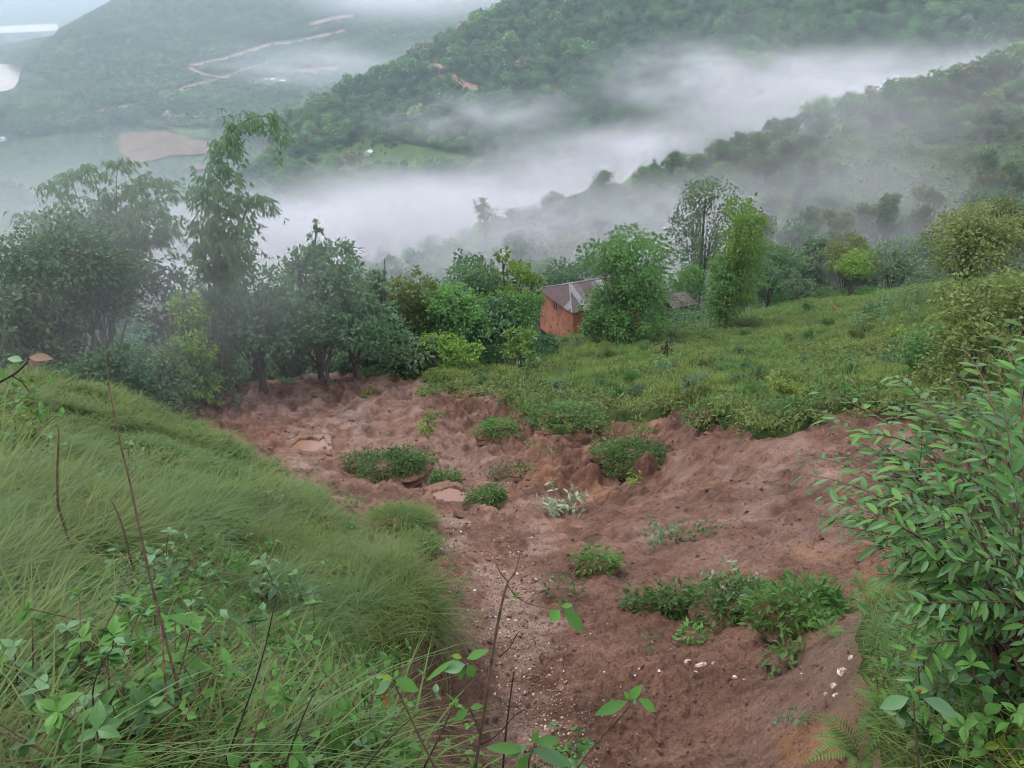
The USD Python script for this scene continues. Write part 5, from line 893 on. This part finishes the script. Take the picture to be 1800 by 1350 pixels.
# ------------------------------------------------------------------ right hand shrub: long arching boughs with two rows of oval leaves
r = np.random.default_rng(91); OVAL = (.0, .75, 1.0, .95, .65, .0)
sb = on_ground(1795, 1260, 2.0); shrub = thing('leafy_shrub', 'big glossy-leaved shrub filling the right side of the picture', 'shrub', sb); o = np.array(sb)
TIPS = [(1415,835,4.6),(1425,870,4.4),(1465,925,4.2),(1450,880,4.0),(1500,905,4.1),(1490,800,5.0),(1470,850,4.6),(1545,760,5.2),(1390,712,5.6),(1440,690,5.6),(1500,690,5.5),(1560,665,5.4),(1620,640,5.3),(1690,610,5.2),(1530,715,5.2),(1600,720,4.9),(1650,690,4.8),(1720,660,4.6),(1780,620,4.6),(1640,760,4.4),(1700,740,4.2),(1760,700,4.0),(1580,820,4.2),(1760,780,3.6),(1550,870,4.0),(1600,900,3.8),(1780,850,3.2),(1520,960,3.9),(1570,980,3.7),(1630,970,3.5),(1700,980,3.3),(1760,960,3.1),(1560,1060,3.6),(1600,1080,3.4),(1560,1110,3.4),(1660,1060,3.2),(1730,1060,3.0),(1510,790,4.8),(1570,790,4.6),(1600,770,4.7),(1450,740,5.2),(1480,770,5.0),(1675,650,5.0),(1735,620,4.9),(1790,680,4.2),(1790,560,5.0),(1750,575,5.1),(1520,840,4.3),(1620,1010,3.6),(1680,1100,3.1),(1780,1040,2.9),(1800,760,3.5),(1820,900,3.2),(1830,640,4.2),(1590,690,5.1),(1660,900,3.6),(1720,880,3.4),(1640,840,4.0),(1620,1060,3.4),(1580,1150,3.3),(1760,1010,3.0),(1700,960,3.3),(1425,905,4.5),(1405,800,5.0),(1430,850,4.9),(1480,940,4.1),(1520,930,4.2),(1470,800,4.8),(1540,1010,3.8),(1500,870,4.4),(1560,940,3.9),(1610,870,4.1),(1560,800,4.7),(1640,700,4.9),(1700,700,4.5),(1530,1080,3.6),(1670,720,4.6)]
out, soft, stem_pts = [], [], []
for k, (u, v, Y) in enumerate(TIPS):
    e = at(u, v, Y) - o; root = np.array([r.normal() * .12, r.normal() * .12, 0]); mid = root * .4 + e * .42 + [0, 0, .30 * np.linalg.norm(e[:2]) + .25]; P = bez(root, mid, e, 22); obj('branch', tube(P, np.linspace(.014, .002, 22), 5), dry_m, shrub)
    d = unit(np.gradient(P, axis=0)); n = r.integers(13, 19)
    for j in range(n):
        f = .50 + .5 * j / (n - 1); i = min(21, int(f * 21)); side = 1 if j % 2 else -1; s = unit(np.cross(d[i], [0, -.35, 1])); up = np.cross(s, d[i]); L = .124 * r.uniform(.5, 1.3) * (1.05 - .35 * abs(f - .75) * 2)
        soft.append((np.linalg.norm(P[i] + o), blade(P[i], s * side * .9 + d[i] * .75 + up * r.uniform(-.15, .25), up + r.normal(size=3) * .25, L, L * r.uniform(.24, .33), OVAL, r.uniform(.1, .4), .22), r.choice(['glossy', 'glossy', 'glossy', 'glossy', 'dark', 'fresh', 'bluish']) if r.uniform() > .014 else 'yellow'))
    for q in range(1):                                          # short side twigs
        i = r.integers(9, 18); e2 = P[i] + unit(r.normal(size=3) + d[i] * 1.2 - [0, 0, .2]) * r.uniform(.2, .4); T = bez(P[i], (P[i] + e2) / 2 + [0, 0, .05], e2, 8); obj('twig', tube(T, np.linspace(.004, .0018, 8), 4, False), black_m, shrub); dt = unit(np.gradient(T, axis=0))
        for j in range(9):
            i2 = min(7, 1 + j * 7 // 9); s = unit(np.cross(dt[i2], [0, -.35, 1])); up = np.cross(s, dt[i2]); L = .105 * r.uniform(.7, 1.15); soft.append((np.linalg.norm(P[i] + o), blade(T[i2], s * (1 if j % 2 else -1) + dt[i2] * .7, up + r.normal(size=3) * .3, L, L * r.uniform(.24, .33), OVAL, r.uniform(.1, .4), .22), r.choice(['glossy', 'glossy', 'dark', 'fresh', 'bluish'])))
soft.sort(key=lambda q: q[0])
for _, m, c in soft[:290]: obj('leaf', m, leaf_ms[c], shrub)
for c in ('glossy', 'fresh', 'bluish', 'dark', 'yellow'):
    ms = [m for _, m, k in soft[290:] if k == c]
    if ms: tag(stage.GetPrimAtPath(obj('leaves', join(ms), leaf_ms[c], shrub)), kind='stuff')

# undergrowth: fern fronds and weeds below it
def fern_kind(sd):
    rng = np.random.default_rng(sd); p = kind_root('fern_kind')
    for k in range(7):
        a = k * .9 + rng.normal() * .25; L = rng.uniform(.4, .65); P = bez((0, 0, 0), (math.cos(a) * L * .4, math.sin(a) * L * .4, L * .75), (math.cos(a) * L, math.sin(a) * L, L * rng.uniform(.1, .5)), 22); d = unit(np.gradient(P, axis=0)); s = unit(np.cross(d, [0, 0, 1.0])); f = np.linspace(0, 1, 22)[2:]
        w = .13 * np.sin(np.pi * f ** .7) + .012; lq = [leaf_quads(P[2:], s[2:] * g + d[2:] * .45, np.cross(s, d)[2:], w, .022, .1) for g in (-1, 1)]; obj('frond', join(lq + [tube(P, np.linspace(.004, .0015, 22), 3, False)]), leaf_ms['fresh'], p)
    return p
ferns = [fern_kind(800 + k) for k in range(3)]
for k in range(20):
    u, v = r.uniform(1510, 1800), r.uniform(960, 1340); q = on_ground(u, v, 2.2)
    copy(ferns[k % 3], 'fern', 'green fern under the right hand shrub', 'fern', q, r.uniform(0, 360), r.uniform(.5, .95), 'ferns under the right shrub')
for k in range(5):
    q = on_ground([1405, 1440, 1475, 1350, 1455][k], [1045, 1075, 1050, 1050, 1100][k], 6); q[2] = float(mud_at(q[0], q[1])) + .12
    copy(ferns[k % 3], 'fern', 'fern growing on the stranded turf strip', 'fern', q, r.uniform(0, 360), .6, 'ferns on the stranded turf strip')
def weed_kind(sd, mat, L, n=5, hgt=.40, leafs=8):
    rng = np.random.default_rng(sd); p = kind_root('weed_kind'); st = [bez((rng.normal() * .03, rng.normal() * .03, 0), (rng.normal() * .08, rng.normal() * .08, hgt * .6), (rng.normal() * .16, rng.normal() * .16, hgt * rng.uniform(.7, 1.15)), 6) for _ in range(n)]
    return leaf_plant('x', '', '', p, st, leaf_ms[mat], dry_m, sd, leafs, L, L * .58, start=.35, tipfan=3)
wk_ = [weed_kind(820, 'fresh', .075), weed_kind(821, 'fresh', .09, 4, .48), weed_kind(822, 'bluish', .085, 4, .42), weed_kind(823, 'yellow', .07, 3, .22, 6), weed_kind(824, 'glossy', .09, 4, .45)]
def weeds(n, u0, u1, v0, v1, kinds, sc, label, group, ymin=1.4):
    for k in range(n):
        q = on_ground(r.uniform(u0, u1), r.uniform(v0, v1), ymin); copy(wk_[kinds[k % len(kinds)]], 'broadleaf_weed', label, 'weed', q, r.uniform(0, 360), r.uniform(*sc), group)
weeds(70, 170, 720, 1165, 1440, [0, 1, 0, 2, 0, 3, 1, 4], (1.0, 1.5), 'leafy green weed in the thicket at the bottom of the picture', 'broadleaf weeds at the bottom of the left bank')
weeds(9, 0, 230, 1180, 1380, [2, 1, 2, 0], (.9, 1.3), 'broad pale weed among long grass in the lower left corner', 'broadleaf weeds in the lower left corner')
weeds(14, 60, 300, 820, 960, [2, 2, 0, 3], (1.0, 1.7), 'silvery leaved weed in the upper left bank grass', 'silvery weeds on the upper left bank')
weeds(24, 200, 660, 900, 1120, [3, 0, 2, 0], (1.1, 1.7), 'small weed poking through the middle of the left bank', 'weeds in the middle of the left bank')
weeds(12, 0, 70, 690, 830, [3, 3, 0], (1.6, 2.6), 'yellow-green leafy weed at the left picture edge', 'yellow-green weeds at the left edge')
weeds(40, 1530, 1800, 1040, 1400, [4, 4, 0, 4, 2, 1], (.7, 1.3), 'leafy weed on the ground below the right shrub', 'weeds below the right shrub', 2.0)
weeds(9, 1690, 1830, 1230, 1400, [3, 3, 3, 0], (.9, 1.5), 'yellow leaved weed in the lower right corner', 'yellow weeds in the lower right corner', 1.8)
weeds(7, 560, 640, 860, 960, [3, 0, 3], (1.0, 1.6), 'yellowish weed at the lip of the left bank', 'weeds at the left bank lip')
weeds(6, 830, 1030, 1345, 1420, [4, 1, 4], (.8, 1.1), 'broad-leaved weed at the bottom centre', 'weeds at the bottom centre', 2.2)

# ------------------------------------------------------------------ single stems close to the camera
def path3(px, Y0, Y1): return np.array([at(u, v, Y0 + (Y1 - Y0) * i / (len(px) - 1)) for i, (u, v) in enumerate(px)])
def stem(t, px, Y0, Y1, r0, r1, mat, o, name='stem'):
    P = path3(px, Y0, Y1) - o; n = max(8, len(P) * 4); from_ = np.linspace(0, 1, len(P)); P = np.array([np.interp(np.linspace(0, 1, n), from_, P[:, k]) for k in range(3)]).T; P = gaussian_filter(np.pad(P, ((3, 3), (0, 0)), 'reflect', reflect_type='odd'), (1.5, 0))[3:-3]
    rng = np.random.default_rng(abs(int(px[0][0]))); w = np.linspace(r0, r1, n) * (1 + .25 * (rng.uniform(size=n) - .5)); return obj(name, tube(P, w, 7), mat, t, True)
NICE = (.0, .30, .62, .86, .99, 1.0, .92, .76, .54, .28, .0)
def leaf(t, b, e, Y, Ye, wpx, mat, o, curl=.12, tilt=(0, -.5, 1)):
    B, E = at(*b, Y) - o, at(*e, Ye) - o; L = np.linalg.norm(E - B); s_ = Y * 1.05 / F; obj('leaf', blade(B, E - B, np.array(tilt, float), L * 1.02, wpx * s_ * 1.1, NICE, curl, .2), leaf_ms[mat], t, True)
def rooted(name, label, cat, u, v, Y):
    o = at(u, v, Y); t = thing(name, label, cat, o); return t, o
def to_ground(t, u, v, Y, rad, mat, o):
    p = at(u, v, Y); g = ground(p[0] - .05, Y + .1) - .05
    if g < p[2]: obj('stem', tube(np.array([[p[0] - .05, Y + .1, g], p * .5 + np.array([p[0] - .03, Y + .05, g]) * .5, p]) - o, [rad * 1.15, rad * 1.08, rad], 7), mat, t)
Yc = 2.3
t, o = rooted('sapling', 'bare dark sapling with few green leaves in the bottom centre', 'sapling', 835, 1350, Yc); to_ground(t, 835, 1350, Yc, .0085, dry_m, o)
stem(t, [(835,1350),(850,1260),(868,1130),(884,1050),(893,1022)], Yc, Yc, .0085, .0045, dry_m, o); stem(t, [(893,1022),(880,1008),(871,990)], Yc, Yc, .003, .0015, dry_m, o, 'twig'); stem(t, [(893,1022),(906,1006),(911,990),(914,973)], Yc, Yc, .003, .0015, dry_m, o, 'twig')
stem(t, [(892,1028),(905,1048),(930,1063),(974,1071)], Yc, Yc, .0032, .002, dry_m, o, 'twig'); stem(t, [(878,1155),(898,1137),(905,1120),(913,1110)], Yc, Yc, .003, .0015, black_m, o, 'twig'); stem(t, [(845,1290),(826,1245),(816,1215),(824,1186)], Yc, Yc - .1, .005, .003, dry_m, o, 'twig'); stem(t, [(842,1310),(870,1296),(890,1276),(905,1256)], Yc, Yc, .003, .002, black_m, o, 'twig')
for b, e, w, m in (((990,1067),(1029,1112),27,'fresh'), ((984,1072),(967,1092),26,'fresh'), ((986,1066),(1006,1063),12,'fresh'), ((984,1066),(984,1057),8,'fresh'), ((902,1050),(912,1042),9,'fresh'), ((903,1054),(897,1062),8,'fresh')): leaf(t, b, e, Yc, Yc - .02, w, m, o)
for b, e, w, m in (((820,1158),(856,1142),19,'fresh'), ((818,1168),(780,1178),27,'bluish'), ((824,1168),(832,1192),24,'fresh'), ((800,1158),(744,1197),13,'fresh'), ((812,1156),(795,1152),12,'yellow'), ((816,1172),(806,1196),14,'fresh'), ((824,1246),(797,1266),20,'fresh'), ((826,1244),(848,1240),14,'fresh')): leaf(t, b, e, Yc - .1, Yc - .12, w, m, o)
t, o = rooted('dead_sapling', 'thin black bare stem beside the bottom centre sapling', 'dead stem', 884, 1350, 2.2); to_ground(t, 884, 1350, 2.2, .0045, black_m, o); stem(t, [(884,1350),(888,1300),(895,1240),(903,1182)], 2.2, 2.2, .0045, .0025, black_m, o)
t, o = rooted('sprig', 'four-leaved green sprig on a reddish stem, bottom right of the stony streak', 'sprig', 1015, 1350, 2.2); to_ground(t, 1015, 1350, 2.2, .005, dry_m, o); stem(t, [(1015,1350),(1042,1312),(1075,1278),(1108,1240)], 2.2, 2.2, .005, .003, dry_m, o); stem(t, [(1040,1316),(1070,1280),(1083,1256)], 2.2, 2.2, .003, .0015, dry_m, o, 'twig')
for b, e, w, m in (((1105,1232),(1042,1256),26,'fresh'), ((1106,1230),(1127,1205),20,'fresh'), ((1122,1228),(1157,1251),22,'fresh'), ((1108,1230),(1098,1216),12,'fresh'), ((1112,1232),(1120,1236),12,'bluish')): leaf(t, b, e, 2.2, 2.2, w, m, o)
t, o = rooted('sprig', 'drooping-leaved sprig with rusty lower leaves above the bottom thicket', 'sprig', 765, 1350, 2.1); to_ground(t, 765, 1350, 2.1, .005, dry_m, o); stem(t, [(765,1350),(735,1290),(712,1240),(692,1200)], 2.1, 2.1, .005, .003, dry_m, o)
for b, e, w, m in (((694,1194),(738,1214),28,'fresh'), ((690,1192),(668,1188),12,'yellow'), ((692,1190),(700,1178),10,'fresh'), ((690,1196),(655,1222),20,'bluish'), ((684,1206),(668,1232),9,'red'), ((686,1222),(672,1246),8,'red')): leaf(t, b, e, 2.1, 2.1, w, m, o)
t, o = rooted('sprig', 'large-leaved sprig with red bud in the lower right corner', 'sprig', 1615, 1350, 2.2); to_ground(t, 1615, 1350, 2.2, .005, dry_m, o); stem(t, [(1615,1350),(1612,1300),(1606,1245)], 2.2, 2.2, .005, .0035, dry_m, o)
for b, e, w, m in (((1598,1226),(1546,1244),30,'bluish'), ((1622,1228),(1694,1258),34,'bluish'), ((1604,1212),(1634,1213),16,'fresh'), ((1624,1238),(1634,1278),22,'fresh'), ((1604,1216),(1594,1203),12,'fresh'), ((1608,1228),(1614,1246),10,'yellow')): leaf(t, b, e, 2.2, 2.2, w, m, o)
m = trimesh.creation.icosphere(2, .009); obj('bud', (np.array(m.vertices) * [.8, .8, 1.3] + at(1616, 1214, 2.18) - o, m.faces), leaf_ms['red'], t, True)
t, o = rooted('leafy_sprig', 'low spray of broad leaves at the bottom edge centre', 'sprig', 930, 1400, 2.1); to_ground(t, 930, 1400, 2.1, .005, dry_m, o); stem(t, [(930,1400),(928,1340),(940,1305)], 2.1, 2.1, .005, .003, dry_m, o)
for b, e, w, m in (((925,1318),(855,1312),26,'fresh'), ((932,1316),(1012,1345),32,'bluish'), ((940,1304),(985,1302),24,'fresh'), ((936,1304),(945,1286),16,'fresh'), ((930,1330),(905,1356),26,'fresh'), ((926,1312),(888,1330),24,'bluish')): leaf(t, b, e, 2.1, 2.1, w, m, o)
t, o = rooted('dry_stalk', 'tall thin brown dry stalk rising across the left bank', 'dead stem', 350, 1350, 2.5); to_ground(t, 350, 1350, 2.5, .0075, dry_m, o); stem(t, [(350,1350),(318,1225),(290,1120),(262,1010),(240,905),(226,835),(212,785),(204,740),(190,680),(185,590)], 2.5, 2.8, .0075, .0022, dry_m, o)
for px, Y, lab in (([(398,1335),(430,1250),(455,1180),(473,1110),(485,1050)], 2.4, 'leaning black bare stem above the bottom thicket'), ([(500,1350),(520,1290),(545,1230),(566,1195)], 2.2, 'short black stem leaning right in the bottom thicket'), ([(165,1330),(168,1260),(160,1215),(178,1165),(205,1130)], 2.3, 'forked black burnt stem in the lower left grass'), ([(200,1340),(212,1290),(198,1240)], 2.3, 'short burnt stub right of the forked black stem'), ([(102,890),(100,830),(104,760),(100,745)], 6.0, 'thin upright dry stick in the upper left grass'), ([(228,975),(215,920),(196,880)], 6.0, 'short dry stick among the silvery weeds'), ([(60,1210),(58,1150),(56,1085)], 3.0, 'pale dry grass stem at the left edge'), ([(640,1350),(690,1290),(740,1250)], 2.2, 'thin dark twig leaning right at the bottom thicket edge'), ([(745,1350),(775,1290),(800,1235)], 2.3, 'thin dark twig left of the bottom centre sapling')):
    t, o = rooted('dead_sapling', lab, 'dead stem', *px[0], Y); to_ground(t, *px[0], Y, .0022 * Y, black_m if Y < 2.6 else dry_m, o); stem(t, px, Y, Y + .1, .0022 * Y, .0008 * Y, black_m if Y < 2.6 else dry_m, o)
t, o = rooted('brown_leaved_branch', 'dark twig with withered brown leaf at the left edge', 'branch', -260, 780, 4.6); to_ground(t, -260, 780, 4.6, .014, black_m, o); stem(t, [(-260,780),(-60,700),(0,672),(30,655),(45,640),(52,628)], 4.6, 4.6, .012, .004, black_m, o); stem(t, [(20,660),(40,672),(52,690)], 4.6, 4.6, .005, .003, black_m, o, 'twig'); pass
for b, e, w, mm in (((50,628),(92,628),18,'brown'), ((48,632),(70,640),14,'brown'), ((40,634),(12,628),14,'bluish'), ((52,684),(62,690),14,'dark'), ((48,680),(40,690),16,'dark'), ((38,650),(10,640),12,'dark'), ((30,655),(0,700),14,'dark'), ((10,666),(-15,640),16,'dark')): leaf(t, b, e, 4.6, 4.6, w, mm, o)
